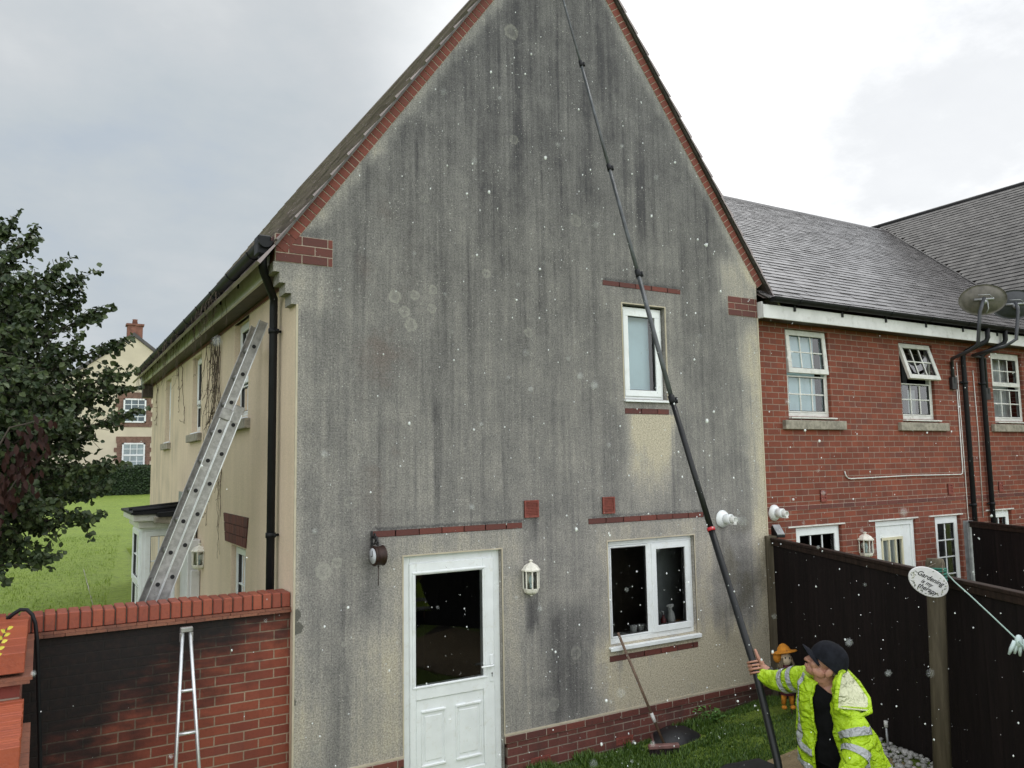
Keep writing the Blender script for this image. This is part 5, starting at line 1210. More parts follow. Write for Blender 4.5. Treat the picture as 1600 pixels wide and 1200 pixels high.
for v0, v1 in ((5.16, 6.30), (3.05, 4.20)):
    m = MB(); m.fbox(FF, -.36, .62, v0 - .12, v1, .0, .03); m.fbox(FF, -.62, .88, v1, v1 + .3, 0, .03); m.fbox(FF, -.62, .88, v0 - .2, v0 - .12, 0, .03)
    for s, e in ((-1, -.36), (1, .62)):
        for k in range(6):
            w_ = .22 if k % 2 else .34; a, b = sorted((e, e + s * w_)); m.fbox(FF, a, b, v0 - .12 + k * (v1 - v0 + .12) / 6, v0 - .12 + (k + 1) * (v1 - v0 + .12) / 6 - .01, 0, .028)
    m.build('brick_surround', M['far_brick'], fh)
    m = MB(); m.fbox(FF, -.36, .62, v0, v1, .03, .045)
    pn = MB(); pn.fbox(FF, -.30, .56, v0 + .07, v1 - .07, .045, .05)
    for a, b, c, d in ((-.36, -.29, v0, v1), (.55, .62, v0, v1), (-.36, .62, v0, v0 + .07), (-.36, .62, v1 - .07, v1), (-.3, .56, (v0 + v1) / 2 - .04, (v0 + v1) / 2 + .04)): m.fbox(FF, a, b, c, d, .05, .07)
    for k in (1, 2): q2 = -.3 + .86 * k / 3; m.fbox(FF, q2 - .014, q2 + .014, v0, v1, .05, .062)
    for k in (1, 3): q2 = v0 + (v1 - v0) * k / 4; m.fbox(FF, -.3, .56, q2 - .014, q2 + .014, .05, .061)
    wn = m.build('window', M['upvc'], fh); pn.build('pane', plain('far_glass', (.10, .13, .15) if v0 > 4 else (.30, .36, .38), .15, var=.2, scale=4), wn)
M['hedge'] = blades_mat('hedge_leaves', (.012, .030, .010), (.030, .060, .016))
hd = thing('hedge', 'clipped dark green hedge in front of the cream far house', 'hedge', (2.5, 33, 1.85))
m = MB(); m.box(-9.8, 7.0, 32.6, 33.4, 1.7, 3.0); m.build('inner_growth', plain('hedge_core', (.012, .025, .009), .9, var=.3, scale=6), hd)
m = MB()
for k in range(9000):
    x = random.uniform(-4, 7); f_ = random.random()
    c = V((x, 32.52 + random.uniform(-.06, .1), random.uniform(1.72, 3.1))) if f_ < .75 else V((x, random.uniform(32.5, 33.4), 3.05 + random.uniform(-.06, .07)))
    leaf_card(m, c, (random.gauss(0, 1), random.gauss(-.5, .6), random.gauss(.2, .8)), (random.gauss(0, .5), -1, random.gauss(.6, .5)), random.uniform(.06, .12), random.uniform(.05, .09))
m.build('leaves', M['hedge'], hd)

tree = thing('tree', 'broadleaf tree with dense dark green crown at the left edge above the garden wall', 'tree', (-1.15, 2.2, .55))
m = MB(); base = V((-1.15, 2.2, .5)); limbs = []
m.tube([base, base + V((.03, 0, .9)), base + V((0, -.05, 1.9)), base + V((-.05, -.05, 3.0)), base + V((.1, -.1, 3.9))], [.12, .10, .085, .05, .008], 10)
tips = [(-.325, 1.6, 5.36), (-.16, 1.5, 5.22), (.06, 1.4, 4.80), (.215, 1.6, 4.76), (.225, 1.7, 4.50), (.41, 1.5, 4.36), (.59, 1.6, 4.10), (.58, 1.5, 3.78), (.655, 1.8, 3.69), (.66, 1.4, 3.40), (.52, 1.6, 2.95), (.47, 1.5, 2.72), (.40, 1.3, 2.50), (.05, 1.2, 2.17), (-.30, 1.3, 2.10), (.30, 1.9, 3.2), (.15, .9, 3.3), (.1, 2.3, 3.9), (.28, 1.2, 2.9), (-.1, 1.0, 4.2), (-.1, 2.2, 4.6), (.2, 1.3, 4.0), (.0, 1.0, 2.6), (.3, 1.9, 3.6), (-.35, 1.7, 4.9), (-.2, 1.2, 4.6),
        (-.9, 1.0, 4.4), (-.8, 1.2, 5.0), (-1.6, 1.5, 4.0), (-2.2, 2.2, 3.5), (-1.4, 3.2, 4.2), (-.6, .9, 3.4), (-.7, 1.0, 2.6), (-.1, 2.9, 3.4), (-1.9, 1.3, 2.8), (-.6, 3.2, 2.9)]
twigs = []
for tx, ty, tz in tips:
    tz = tz - max(0, tz - 4.4) * .28; e = V((tx, ty, tz)); st = base + V((0, -.05, max(1.25, min(3.4, (tz - .5) * .72 - .1))))
    mid = st.lerp(e, .5) + V((random.uniform(-.05, .05), random.uniform(-.05, .05), .10 if tz > 2.6 else .22)); P = [st, st.lerp(mid, .5) + V((0, 0, -.03)), mid, mid.lerp(e, .55) + V((0, 0, .03)), e]
    m.tube(P, [.035, .026, .017, .009, .003], 6, False); twigs.append(P)
m.build('trunk', M['bark'], tree)
lf = MB(); lf.smooth = False
def put_leaf(p, spread=.6, L=.055):
    d_ = V((random.gauss(.15, spread), random.gauss(-.1, spread), random.gauss(-.45, .45))); n_ = V((random.gauss(0, .6), random.gauss(-.5, .6), random.gauss(.6, .5)))
    if d_.length < .05: return
    l = L * random.uniform(.75, 1.25); leaf_card(lf, p, d_, n_, l, l * random.uniform(.72, .9), random.uniform(.1, .35))
tw = MB()
def spray(p, d_, L, n):
    """a twig set with leaves"""
    q = V(p); pts = [q.copy()]; d_ = V(d_).normalized()
    for i in range(n):
        d_ = (d_ + V((random.gauss(0, .16), random.gauss(0, .16), random.gauss(-.01, .14)))).normalized(); q = q + d_ * (L / n); pts.append(q.copy())
        for _ in range(2): put_leaf(q + V((random.gauss(0, .012), random.gauss(0, .012), random.gauss(0, .012))))
    tw.tube(pts, .0028, 4, False)
def along(P, t):
    f = t * (len(P) - 1); i = min(int(f), len(P) - 2); return P[i].lerp(P[i + 1], f - i)
for P in twigs:
    e = P[-1]; dirn = (P[-1] - P[-2]).normalized()
    for i in range(46):
        t = .42 + .58 * (i / 46) ** .9; p = along(P, t); sz = (1 - t) * .62 + .10
        dd = V((random.gauss(.35, .7), random.gauss(-.15, .7), random.gauss(.2, .65)))
        spray(p, (dd + dirn * 1.0 * t), sz * random.uniform(.5, 1.1), max(3, int(sz * 17)))
    for s_i in range(3): spray(e - dirn * .12 * s_i, dirn + V((random.gauss(.0, .35), random.gauss(0, .35), random.gauss(.35, .3))), random.uniform(.12, .24), 9)
# filling growth inside the crown
for k in range(1700):
    a = random.gauss(0, 1), random.gauss(0, 1), random.gauss(0, 1); v = V(a).normalized() * random.random() ** .45
    p = V((-.62 + v.x * .92, 1.65 + v.y * .95, 3.35 + v.z * 1.28))
    if p.z > 3.6: p.x -= (p.z - 3.6) * .30
    spray(p, (random.gauss(.3, .8), random.gauss(-.1, .8), random.gauss(.15, .7)), random.uniform(.12, .3), random.randint(3, 6))
lf.build('crown', M['leaf'], tree); tw.build('twigs', M['bark'], tree)
# dark red foliage hanging in front of the tree
M['red_leaf'] = blades_mat('dark_red_leaves', (.017, .007, .006), (.033, .013, .010))
M['red_leaf'].node_tree.nodes['Principled BSDF'].inputs['Specular IOR Level'].default_value = .12
rd = thing('copper_shrub', 'drooping dark red leaves in front of the green tree at the left edge', 'plant', (-.55, .75, .55))
m = MB(); m.tube([(-.55, .75, .5), (-.50, .75, 1.9), (-.42, .72, 2.8), (-.22, .70, 3.25), (.02, .68, 3.32)], [.02, .016, .01, .007, .003], 6); m.tube([(-.50, .75, 1.9), (-.35, .72, 2.5), (-.1, .7, 2.95)], [.012, .008, .003], 5); m.build('stems', M['bark'], rd)
m = MB(); m.smooth = True
for k in range(170):
    t = random.random(); cx_ = -.40 + .40 * t; cz_ = 2.42 + .80 * t; x = cx_ + random.gauss(0, .07); z = cz_ + random.gauss(0, .10)
    leaf_card(m, (x, .70 + random.uniform(-.12, .12), z), (random.gauss(.05, .3), random.gauss(-.1, .3), -1), (random.gauss(0, .5), -1, random.gauss(.3, .3)), random.uniform(.06, .11), random.uniform(.028, .045), .2)
m.build('leaves', M['red_leaf'], rd)
# ---------------------------------------------------------------- the telescopic pole
pole = thing('telescopic_pole', 'long black telescopic washing pole reaching from the man up the gable wall', 'pole', (3.98, -3.2, .25))
PP = [(3.98, -3.2, .25), (4.07, -2.999, .846), (4.095, -2.946, .998), (4.148, -2.744, 1.52), (4.174, -2.362, 2.411), (4.214, -1.955, 3.377), (4.29, -1.507, 4.483), (4.364, -1.063, 5.573), (4.447, -.558, 6.815), (4.501, -.2, 7.69), (4.52, -.07, 8.0)]
PP = [V(p) for p in PP]
M['carbon'] = plain('black_carbon_pole', (.008, .009, .010), .42, var=.25, scale=6, spec=.35)
M['carbon_worn'] = plain('worn_grey_pole', (.055, .062, .066), .35, var=.4, scale=9)
R_ = [.0245, .0245, .0245, .0245, .0235, .021, .0185, .0165, .0145, .012, .0115]
cuts = [(0, 4), (4, 5), (5, 6), (6, 7), (7, 8), (8, 10)]
for a, b in cuts:
    m = MB(); m.tube(PP[a:b + 1], [R_[b]] * (b - a + 1) if a else [R_[i] for i in range(b + 1)], 12); m.build('pole_section', M['carbon'] if a < 5 else M['carbon_worn'], pole)
for k, i in enumerate((5, 6, 7, 8)):
    p = PP[i]; d_ = (PP[i + 1] - PP[i - 1]).normalized(); m = MB(); r = R_[i] + .006
    m.tube([p - d_ * .035, p + d_ * .035], r, 10); q = p + er * (r + .006); m.tube([q - d_ * .025 - ec * .004, q + d_ * .022 + er * .004], .011, 6); m.build('clamp', M['black_plastic'], pole)
p = PP[4]; d_ = (PP[5] - PP[3]).normalized(); m = MB(); m.tube([p - d_ * .012, p + d_ * .012], .029, 12); m.build('red_collar', plain('red_collar', (.42, .02, .03), .45), pole)
m = MB(); q = PP[-1]; m.box(q.x - .16, q.x + .16, -.085, -.045, 7.97, 8.06)
for k in range(120):
    a = V((q.x + random.uniform(-.15, .15), -.045, random.uniform(7.975, 8.055))); m.tube([a, a + V((random.uniform(-.01, .01), .04, random.uniform(-.01, .01)))], .003, 4, False)
m.build('brush_head', M['bristle'], pole)

# ---------------------------------------------------------------- the man
CAMP = V((0, -6.65, 2.9)); HO = V((4.202, -3.267, 1.662)); PK = .000688
def Z(zx, zy, dv=0.0):
    s = (4.9 - dv) / 4.9; return CAMP + (HO - CAMP) * s + (er * (zx - 800) * PK - eu * (zy - 250) * PK) * s
def finish(mb, name, mat, parent, voxel, smooth=3, noise=0.0, nscale=9.0):
    o = mb.build(name, mat, parent)
    r = o.modifiers.new('r', 'REMESH'); r.mode = 'VOXEL'; r.voxel_size = voxel; r.use_smooth_shade = True
    s = o.modifiers.new('s', 'SMOOTH'); s.factor = .5; s.iterations = smooth
    dg = bpy.context.evaluated_depsgraph_get(); me = bpy.data.meshes.new_from_object(o.evaluated_get(dg))
    o.modifiers.clear(); old = o.data; o.data = me; bpy.data.meshes.remove(old)
    if not len(me.materials): me.materials.append(mat)
    if noise:
        b0 = wloc(o)
        nn = [v.normal.copy() for v in me.vertices]
        for v, n_ in zip(me.vertices, nn):
            p_ = v.co + b0
            q_ = V((p_.x * nscale, p_.y * nscale, p_.z * nscale * 1.5)); v.co += n_ * noise * (mnoise.noise(q_) + .5 * mnoise.noise(q_ * 2.3))
    me.polygons.foreach_set('use_smooth', [True] * len(me.polygons)); me.update()
    return o
def chain(mb, pts, step=.4):
    for (p, r), (q, r2) in zip(pts, pts[1:]):
        p, q = V(p), V(q); n = max(1, int((q - p).length / (min(r, r2) * step)))
        for i in range(n + 1):
            t = i / n; mb.ball(p.lerp(q, t), r + (r2 - r) * t, 12, 8)
def cloth(name, col, rough):
    m, t, b = new_mat(name); p = t.pos()
    q = t.vm('ADD', p, t.vm('SCALE', t.vm('SUBTRACT', t.noise(p, 7, 3, .6, col=True), (.5, .5, .5)), scale=.12))
    f1 = t.noise(t.vm('MULTIPLY', q, (1, 1, 1.7)), 13, 3, .55); f2 = t.noise(t.vm('MULTIPLY', q, (1.6, 1.6, .8)), 30, 3, .5)
    r = t.m('ABSOLUTE', t.sub(f1, .5)); r = t.sm(r, 0, .2)
    c = t.mix(t.sm(t.noise(p, 11, 4), .3, .7), tuple(k * .92 for k in col), tuple(min(1, k * 1.06) for k in col))
    t.put(b.inputs['Base Color'], c); b.inputs['Roughness'].default_value = rough
    f0 = t.noise(t.vm('MULTIPLY', q, (1.2, 1.2, 2.4)), 7, 2, .5); fold = t.m('ABSOLUTE', t.sub(f0, .5))
    n1 = t.bump(t.add(t.mul(t.sm(fold, 0, .22), .5), t.add(t.mul(f1, 1.0), t.mul(f2, .2))), .9, .035); t.put(b.inputs['Normal'], n1); return m
M['skin'] = plain('skin', (.38, .185, .13), .5, var=.12, scale=40)
M['hivis'] = cloth('yellow_hivis_cloth', (.37, .56, .008), .55)
M['reflect'] = cloth('silver_tape', (.36, .37, .39), .45)
M['lining'] = cloth('pale_hood_lining', (.58, .59, .40), .8)
M['tshirt'] = plain('black_cotton', (.005, .005, .006), .9, spec=.12, var=.4, scale=14, bump=.3, bscale=20)
M['cap'] = plain('faded_black_cap', (.009, .010, .014), .9, spec=.15, var=.35, scale=20, bump=.2)
# head frame
fh = (er * -.84 + eu * .50 - ec * .16).normalized(); hl = fh.cross((er * .5 + eu * .87)).normalized(); hu = hl.cross(fh).normalized()
if hl.dot(ec) < 0: hl = -hl
HC = Z(812, 238)
HM = Matrix((fh, hl, hu)).transposed()
def H(a, b, c): return HC + fh * a + hl * b + hu * c
body = MB()
def hb_(a, b, c, r): body.ball(H(a, b, c), r, 14, 10, HM)
hb_(-.005, 0, .015, (.098, .078, .092)); hb_(.034, 0, -.040, (.062, .060, .072)); hb_(.042, 0, -.093, (.046, .045, .036)); hb_(.062, 0, -.110, (.021, .022, .018))
for t in range(6): hb_(.090 + .017 * t / 5, 0, -.026 - .034 * t / 5, .010 + .0035 * t / 5)
hb_(.094, .012, -.062, .009); hb_(.094, -.012, -.062, .009)
for s in (-1, 1):
    hb_(.080, s * .030, -.010, (.016, .024, .010)); hb_(.060, s * .040, -.054, (.03, .026, .03)); hb_(-.022, s * .080, -.050, (.022, .007, .033)); hb_(-.012, s * .074, -.062, (.012, .012, .016)); hb_(.02, s * .05, -.085, (.045, .018, .03))
hb_(.090, 0, -.085, (.011, .024, .0055)); hb_(.088, 0, -.0965, (.011, .021, .0065))
neck = Z(815, 445, .0)
chain(body, [(H(-.025, 0, -.05), .060), (H(-.03, 0, -.10), .058), (neck, .062), (Z(840, 520, -.02), .075)])
# torso, pelvis, legs of the continuous body (under the clothes)
chain(body, [(Z(840, 520, 0), .09), (Z(880, 700, 0), .125), (Z(930, 980, -.02), .125), (Z(960, 1250, -.03), .135)])
def gz(x, y): return gh(x, y) + .01
fR = V((4.02, -3.02, 0)); fL = V((4.33, -3.40, 0)); fR.z = gz(fR.x, fR.y); fL.z = gz(fL.x, fL.y)
hipR, hipL = Z(860, 1300, -.08), Z(1020, 1310, .06)
kneeR = V((3.99, -3.12, .60)); kneeL = V((4.14, -3.50, .58))
legs = [([(hipR, .088), (kneeR, .058), (fR + V((.03, .02, .12)), .042)]), ([(hipL, .088), (kneeL, .058), (fL + V((.03, .02, .12)), .042)])]
for L in legs: chain(body, L)
chain(body, [(Z(840, 530), .07), (Z(690, 420, -.1), .062), (Z(655, 400, -.11), .058), (Z(430, 422, -.26), .046), (Z(232, 372, -.385), .032)])
chain(body, [(Z(860, 560), .07), (Z(1000, 740, .15), .06), (Z(1085, 970, .24), .047), (Z(1000, 1245, .33), .034)])
# right hand closed round the pole
PH = PP[3] + (PP[4] - PP[3]) * .02; pa = (PP[4] - PP[2]).normalized()
hr = (er - pa * er.dot(pa)).normalized(); hc = pa.cross(hr).normalized()
if hc.dot(ec) < 0: hc = -hc
def HP(th, r, h): a = math.radians(th); return PH + hr * math.cos(a) * r + hc * math.sin(a) * r + pa * h
for i, (L_, rad) in enumerate(((250, .0080), (268, .0088), (262, .0088), (240, .0082))):
    h = -.042 + i * .0230; n = 9
    chain(body, [(HP(-62 - L_ * k / n * 1.0, .036 + (.003 if k in (3, 6) else 0), h - .004 * k / n), rad * (1 if k < 6 else .92)) for k in range(n + 1)], .6)
for h in (-.045, -.025, -.005, .015, .03): chain(body, [(HP(-66, .042, h), .014), (HP(-30, .052, h * .9), .016), (HP(-4, .058, h * .7 - .01), .015)], .6)
chain(body, [(HP(-20, .056, -.01), .020), (HP(0, .050, .012), .016), (HP(16, .040, .042), .0125), (HP(24, .037, .070), .0115), (HP(28, .036, .094), .0092)], .5)
chain(body, [(HP(-16, .056, -.015), .027), (HP(-14, .085, -.04), .027), (Z(232, 372, -.385), .031)], .5)
# left hand closed lower on the pole, mostly out of the picture
PL = PP[0].lerp(PP[1], .92)
def HL(th, r, h): a = math.radians(th); return PL + hr * math.cos(a) * r + hc * math.sin(a) * r + pa * h
for i, L_ in enumerate((240, 262, 256, 235)):
    h = -.04 + i * .0215; chain(body, [(HL(30 + L_ * k / 8, .036, h), .010) for k in range(9)], .6)
for h in (-.04, -.01, .02): chain(body, [(HL(34, .042, h), .015), (HL(4, .055, h), .018)], .6)
chain(body, [(HL(0, .05, .01), .015), (HL(-30, .037, .04), .0115), (HL(-60, .036, .06), .010)], .5)
chain(body, [(HL(6, .06, -.01), .026), (HL(10, .11, -.01), .028), (Z(1000, 1245, .33), .034)], .5)
man = finish(body, 'person', M['skin'], None, .0042, 2)
tag(man, 'man in yellow hi-vis jacket and dark cap gripping the black pole and looking up', 'person')
m = MB()
for s in (-1, 1): m.ball(H(.0835, s * .031, -.027), .0115, 10, 8)
m.cur = 1
for s in (-1, 1): m.ball(H(.0925, s * .032, -.026), .005, 8, 6)
m.build('eyes', [M['pot'], M['ink']], man)
# grey stubble of hair below the cap
m = MB(); m.smooth = True
for k in range(9):
    a = math.radians(100 + 160 * k / 8)
for s in (-1, 1): m.ball(H(-.055, s * .060, -.03), (.035, .016, .03), 10, 8, HM)
m.ball(H(-.082, 0, -.03), (.018, .055, .035), 10, 8, HM); m.build('hair', plain('cropped_hair', (.10, .075, .06), .9, var=.4, scale=80), man)
# cap
m = MB(); m.smooth = True; n = 28; R = []
for i in range(10):
    t = math.pi * .5 * i / 9 * 1.02; R.append([])
    for k in range(n):
        a = 2 * math.pi * k / n; ca, sa_ = math.cos(a), math.sin(a); rr = math.sin(t) ** .8
        low = -.012 - .030 * (1 - ca) / 2
        R[-1].append(m.vert(H(-.010 + ca * .121 * rr, sa_ * .092 * rr, low + (.118 - low) * math.cos(t) ** .85 if math.cos(t) > 0 else low)))
for a, b in zip(R, R[1:]):
    for k in range(n): m.face((a[k], b[k], b[(k + 1) % n], a[(k + 1) % n]))
m.ball(H(-.01, 0, .118), (.009, .009, .004), 8, 5, HM)
cap = m.build('cap', M['cap'], man, smooth=True)
m = MB(); m.smooth = True; G = []
for sgn in (0, 1):
    g_ = []
    for i in range(6):
        t = i / 5; row = []
        for k in range(13):
            s = (k / 12 - .5) * 2; x = .088 * math.sqrt(max(0, 1 - (s * .92) ** 2)) + t * .078 * math.sqrt(max(0.02, 1 - s * s * .9)); y = s * .086 * (1 - .05 * t); z = .004 - .050 * s * s + .006 * t - .009 * sgn
            row.append(m.vert(H(x, y, z)))
        g_.append(row)
    G.append(g_)
for g_ in G:
    for a, b in zip(g_, g_[1:]):
        for k in range(12): m.face((a[k], a[k + 1], b[k + 1], b[k]))
for a, b in ((G[0][-1], G[1][-1]),):
    for k in range(12): m.face((a[k], a[k + 1], b[k + 1], b[k]))
m.build('peak', M['cap'], cap, smooth=True)
# jacket: an open lofted shell
el = (er * .8 + ec * .6); ef = (er * -.6 + ec * .8)
JR = [(Z(815, 425, -.01), er * .070 + ec * .06 - eu * .015, ef * .075 + eu * .0, 62, 112), (Z(825, 490, 0), er * .115 + ec * .10 - eu * .09, ef * .10, 66, 112), (Z(850, 600, 0), er * .160 + ec * .12 - eu * .10, ef * .135, 74, 112),
      (Z(890, 780, .0), er * .185 + ec * .13 - eu * .06, ef * .155, 84, 112), (Z(935, 960, -.01), er * .205 + ec * .13 - eu * .05, ef * .175, 80, 113), (Z(965, 1110, -.01), er * .215 + ec * .14 - eu * .04, ef * .19, 76, 116), (Z(985, 1240, -.02), er * .220 + ec * .14 - eu * .03, ef * .20, 70, 120)]
def jpt(s, th, off=0.0, wr=1.0):
    f = s * (len(JR) - 1); i = min(int(f), len(JR) - 2); t = f - i; t = t * t * (3 - 2 * t) * .35 + t * .65
    c = JR[i][0].lerp(JR[i + 1][0], t); A = JR[i][1].lerp(JR[i + 1][1], t); F_ = JR[i][2].lerp(JR[i + 1][2], t)
    a = math.radians(th); w_ = wr * (.010 + .012 * s) * (mnoise.noise((math.cos(a) * 2.6, math.sin(a) * 2.6, s * 9)) + .6 * mnoise.noise((math.cos(a) * 6, math.sin(a) * 6 + 4, s * 5)))
    ca, sa_ = math.cos(a), math.sin(a); k = 1 + (off + w_) / .19
    ca = math.copysign(abs(ca) ** .9, ca); sa_ = math.copysign(abs(sa_) ** .9, sa_)
    return c + (A * ca + F_ * sa_) * k
def jopen(s):
    f = s * (len(JR) - 1); i = min(int(f), len(JR) - 2); t = f - i
    return JR[i][3] + (JR[i + 1][3] - JR[i][3]) * t, JR[i][4] + (JR[i + 1][4] - JR[i][4]) * t
def jsheet(name, mat, parent, s0, s1, th=None, off=0.0, ns=40, nt=90, thick=.006):
    m = MB(); m.smooth = True; G = []
    for i in range(ns + 1):
        s = s0 + (s1 - s0) * i / ns; a, b = jopen(s)
        t0, t1 = (b, 360 + a) if th is None else th
        G.append([m.vert(jpt(s, t0 + (t1 - t0) * k / nt, off)) for k in range(nt + 1)])
    for a, b in zip(G, G[1:]):
        for k in range(nt): m.face((a[k], b[k], b[k + 1], a[k + 1]))
    o = m.build(name, mat, parent, smooth=True); so = o.modifiers.new('solid', 'SOLIDIFY'); so.thickness = thick; so.offset = 0; return o
jack = jsheet('jacket', M['hivis'], man, 0, 1)
jsheet('reflective_strip', M['reflect'], jack, .735, .80, None, .007, 4, 90, .003); jsheet('reflective_strip', M['reflect'], jack, .915, .985, None, .007, 4, 90, .003)
for t0, t1 in ((40, 54), (140, 152)): jsheet('reflective_strip', M['reflect'], jack, .10, .735, (t0, t1), .006, 24, 6, .003)
for side in (0, 1):   # turned front edges
    m = MB(); m.tube([jpt(s, jopen(s)[side], .002) for s in [i / 24 for i in range(25)]], .0095, 6); m.build('front_edge', M['hivis'], jack)
def placket(s0, s1):
    m = MB(); m.smooth = True; G = [[m.vert(jpt(s, jopen(s)[0] + k * -5 + 2, .010 + .012 * math.sin(k * 1.5))) for k in range(4)] for s in [s0 + (s1 - s0) * i / 20 for i in range(21)]]
    for a, b in zip(G, G[1:]):
        for k in range(3): m.face((a[k], b[k], b[k + 1], a[k + 1]))
    o = m.build('placket', M['hivis'], jack, smooth=True); so = o.modifiers.new('s', 'SOLIDIFY'); so.thickness = .006
placket(.2, 1.0)
jsheet('pocket', M['hivis'], jack, .83, .97, (5, 42), .016, 8, 10, .012)
def sleeve(pts, bands, noise):
    m = MB(); chain(m, pts, .3); o = finish(m, 'sleeve', M['hivis'], jack, .009, 6, noise, 11.0)
    # tape rings following the sleeve
    P = [V(p) for p, r in pts]; Rr = [r for p, r in pts]; cum = [0]
    for a, b in zip(P, P[1:]): cum.append(cum[-1] + (b - a).length)
    def at(t):
        L = t * cum[-1]
        for i in range(len(P) - 1):
            if L <= cum[i + 1] + 1e-6: q = (L - cum[i]) / max(1e-6, cum[i + 1] - cum[i]); return P[i].lerp(P[i + 1], q), Rr[i] + (Rr[i + 1] - Rr[i]) * q
        return P[-1], Rr[-1]
    for t0, t1 in bands:
        m = MB(); pr = [at(t0 + (t1 - t0) * k / 4) for k in range(5)]
        m.tube([p for p, r in pr], [r + .0045 for p, r in pr], 24, False); m.build('reflective_strip', M['reflect'], o)
    return o
sR = sleeve([(Z(760, 440, -.06), .088), (Z(655, 405, -.11), .086), (Z(560, 402, -.17), .078), (Z(430, 425, -.26), .072), (Z(330, 408, -.33), .060), (Z(238, 380, -.38), .047)], [(.36, .45), (.54, .63)], .006)
m = MB(); a, b = Z(238, 380, -.38), Z(222, 372, -.39); m.tube([a, b], [.047, .045], 20); m.build('cuff', M['hivis'], sR)
sL = sleeve([(Z(945, 660, .10), .080), (Z(1010, 765, .17), .092), (Z(1055, 860, .21), .090), (Z(1085, 970, .24), .084), (Z(1065, 1080, .28), .076), (Z(1010, 1235, .33), .062)], [(.36, .46), (.66, .76)], .012)
m = MB(); w0 = HP(-14, .092, -.045); w1 = HP(-14, .105, -.055); m.tube([w0, w1], .034, 16); m.build('watch_strap', M['iron'], man); m = MB(); q = (w0 + w1) / 2 + hc * .033; m.lathe(q, hc, [(0, .018), (.009, .018), (.011, .015)], 16); m.build('watch', M['iron'], man)
# hood lying on the back, pale lining showing
def hood():
    Lp = [Z(925, 345, .12), Z(905, 430, .19), Z(890, 540, .235), Z(884, 660, .25)]; Rp = [Z(975, 318, .0), Z(1085, 430, .06), Z(1175, 570, .12), Z(1192, 690, .19)]
    def cv(P, t):
        f = t * 3; i = min(int(f), 2); return P[i].lerp(P[i + 1], f - i)
    for name, off, mat, k0 in (('hood', .0, 'hivis', -1), ('hood_lining', 1, 'lining', 1)):
        m = MB(); m.smooth = True; G = []
        for i in range(17):
            t = i / 16; a, b = cv(Lp, t), cv(Rp, t); row = []
            for k in range(17):
                q = k / 16; e = math.sin(math.pi * q) * math.sin(math.pi * min(1, t * .9 + .1)) ** .6
                p = a.lerp(b, q)
                sag = eu * (-.035 * e * (t > .7) * (t - .7) / .3)
                p = p + sag + (ec * .055 * e if k0 < 0 and 0 else -ec * (.02 if k0 > 0 else .05) * e) + er * (.012 * mnoise.noise((q * 4, t * 4, 2)))
                if k0 > 0: p += ec * .010
                row.append(m.vert(p))
            G.append(row)
        for a, b in zip(G, G[1:]):
            for k in range(16): m.face((a[k], a[k + 1], b[k + 1], b[k]))
        o = m.build(name, M[mat], jack if k0 < 0 else hd_[0], smooth=True); so = o.modifiers.new('s', 'SOLIDIFY'); so.thickness = .012 if k0 < 0 else .004
        if k0 < 0: hd_.append(o)
    m = MB(); border = [cv(Lp, i / 12) + ec * .012 for i in range(13)]; bottom = [Lp[3].lerp(Rp[3], q / 8) - eu * (.035 * math.sin(math.pi * q / 8)) + ec * .012 for q in range(9)]; rgt = [cv(Rp, 1 - i / 12) + ec * .010 for i in range(13)]
    m.tube(border + bottom[1:] + rgt[1:] + [border[0]], .0135, 8); m.build('hood_hem', M['hivis'], hd_[0])
    # collar behind the neck joining hood and jacket
    m = MB(); m.smooth = True
    m.tube([Z(868, 520, .12), Z(885, 440, .12), Z(930, 360, .07), Z(945, 330, -.02), Z(880, 350, -.08)], [.008, .016, .022, .026, .02], 10); m.build('collar', M['hivis'], hd_[0])
hd_ = []
hood()
# t-shirt and trousers
def closed(name, mat, parent, s0, s1, sc):
    m = MB(); m.smooth = True; G = []; n = 48
    for i in range(25):
        s = s0 + (s1 - s0) * i / 24; G.append([])
        for k in range(n): 
            th = 360 * k / n; p = jpt(s, th, 0, .5); c = jpt(s, 0, 0, 0).lerp(jpt(s, 180, 0, 0), .5); G[-1].append(m.vert(c + (p - c) * sc))
    for a, b in zip(G, G[1:]):
        for k in range(n): m.face((a[k], b[k], b[(k + 1) % n], a[(k + 1) % n]))
    m.face(G[0][::-1]); m.face(G[-1]); return m.build(name, mat, parent, smooth=True)
closed('tshirt', M['tshirt'], man, .10, .86, .87)
m = MB()
chain(m, [(hipR + V((0, 0, .10)), .105), (hipL + V((0, 0, .10)), .105)]); m.ball(Z(950, 1180, -.02), (.15, .15, .14), 14, 10)
for L in legs:
    (a, _), (k_, _), (f_, _) = L; chain(m, [(a, .105), (k_, .076), (f_ + V((0, 0, -.02)), .062)])
finish(m, 'trousers', M['tshirt'], man, .012, 4, .006, 10)
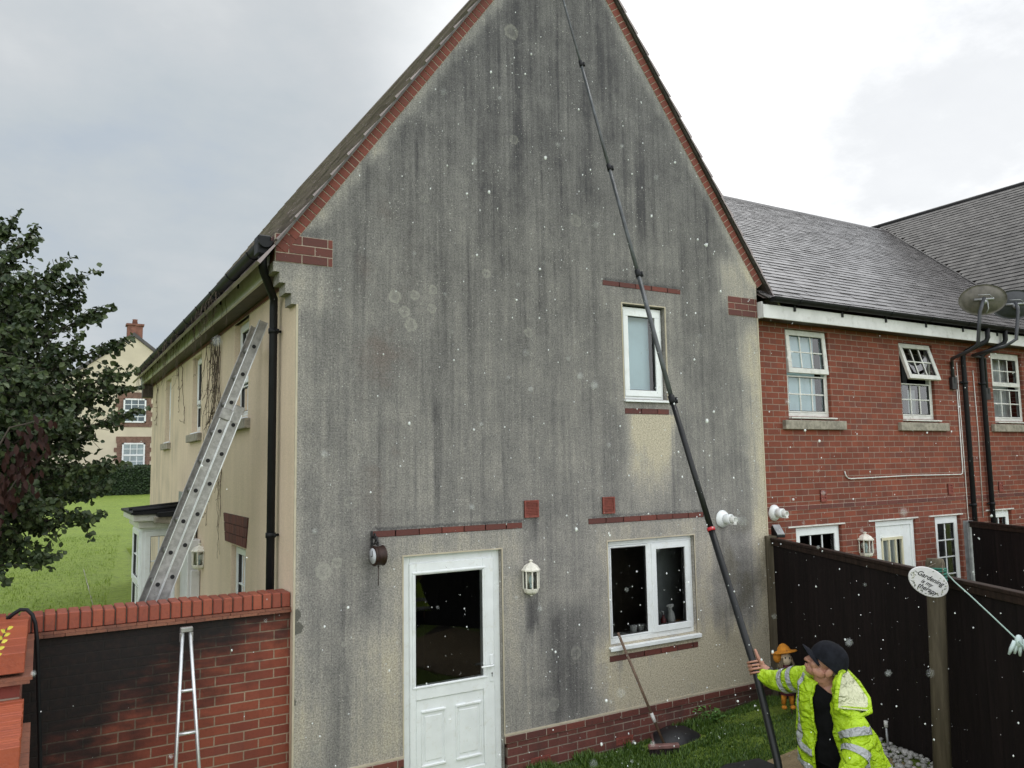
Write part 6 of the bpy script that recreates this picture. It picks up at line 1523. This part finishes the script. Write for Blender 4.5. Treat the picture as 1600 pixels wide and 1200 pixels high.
for f_ in (fR, fL):
    m = MB(); fw_ = V((-.75, .35, 0)).normalized(); chain(m, [(f_ + V((.03, .02, .09)), .05), (f_ + V((.02, .01, .045)), .05), (f_ + fw_ * .12 + V((0, 0, .04)), .042), (f_ + fw_ * .18 + V((0, 0, .035)), .034)]); finish(m, 'boot', M['black_plastic'], man, .01, 2)

# ---------------------------------------------------------------- water falling from the brush
m, t, b = new_mat('water_drops'); b.inputs['Base Color'].default_value = (.9, .93, .95, 1); b.inputs['Roughness'].default_value = .15; M['drops'] = m
tr_ = t.node('ShaderNodeBsdfTransparent'); mx_ = t.node('ShaderNodeMixShader'); mx_.inputs[0].default_value = .62
t.l.new(tr_.outputs[0], mx_.inputs[1]); t.l.new(b.outputs[0], mx_.inputs[2]); t.l.new(mx_.outputs[0], t.n['Material Output'].inputs[0])
m = MB(); rnd = random.Random(23); cnt = 0
while cnt < 2100:
    px, py = rnd.uniform(-.66, .66), rnd.uniform(-.5, .5); dist = rnd.uniform(2.2, 8.2) if cnt > 60 else rnd.uniform(.38, 1.1)
    q = CAMP + (V((cr.x, cr.y, cr.z)) * px - V((cd.x, cd.y, cd.z)) * -py * -1 + cf) * dist
    if q.y > -.06 or q.z < gh(q.x, q.y) + .05: continue
    wgt = math.exp(-((q.x - 4.9) / 2.6) ** 2) + .12
    if rnd.random() > wgt: continue
    k_ = 6.65 / (q.y + 6.65); wx, wz = q.x * k_, 2.9 + (q.z - 2.9) * k_
    if wz > min(8.78 - 1.39 * abs(wx - 4.65), 99) and not (wx > 7.4 and wz < 4.7): continue
    if wx < 1.9 and rnd.random() < .8: continue
    if wx > 7.4 and rnd.random() < .55: continue
    r = .0010 + .0040 * rnd.random() ** 4.5
    if dist < 1.2: r = rnd.uniform(.0006, .0012)
    if dist > 6: r *= 1.25
    m.ball(q, (r, r, r * rnd.uniform(1, 1.5)), 6, 4); cnt += 1
tag(m.build('water_droplets', M['drops']), 'scattered white water drops falling from the washing pole in front of the wall', 'water drops', kind='stuff')
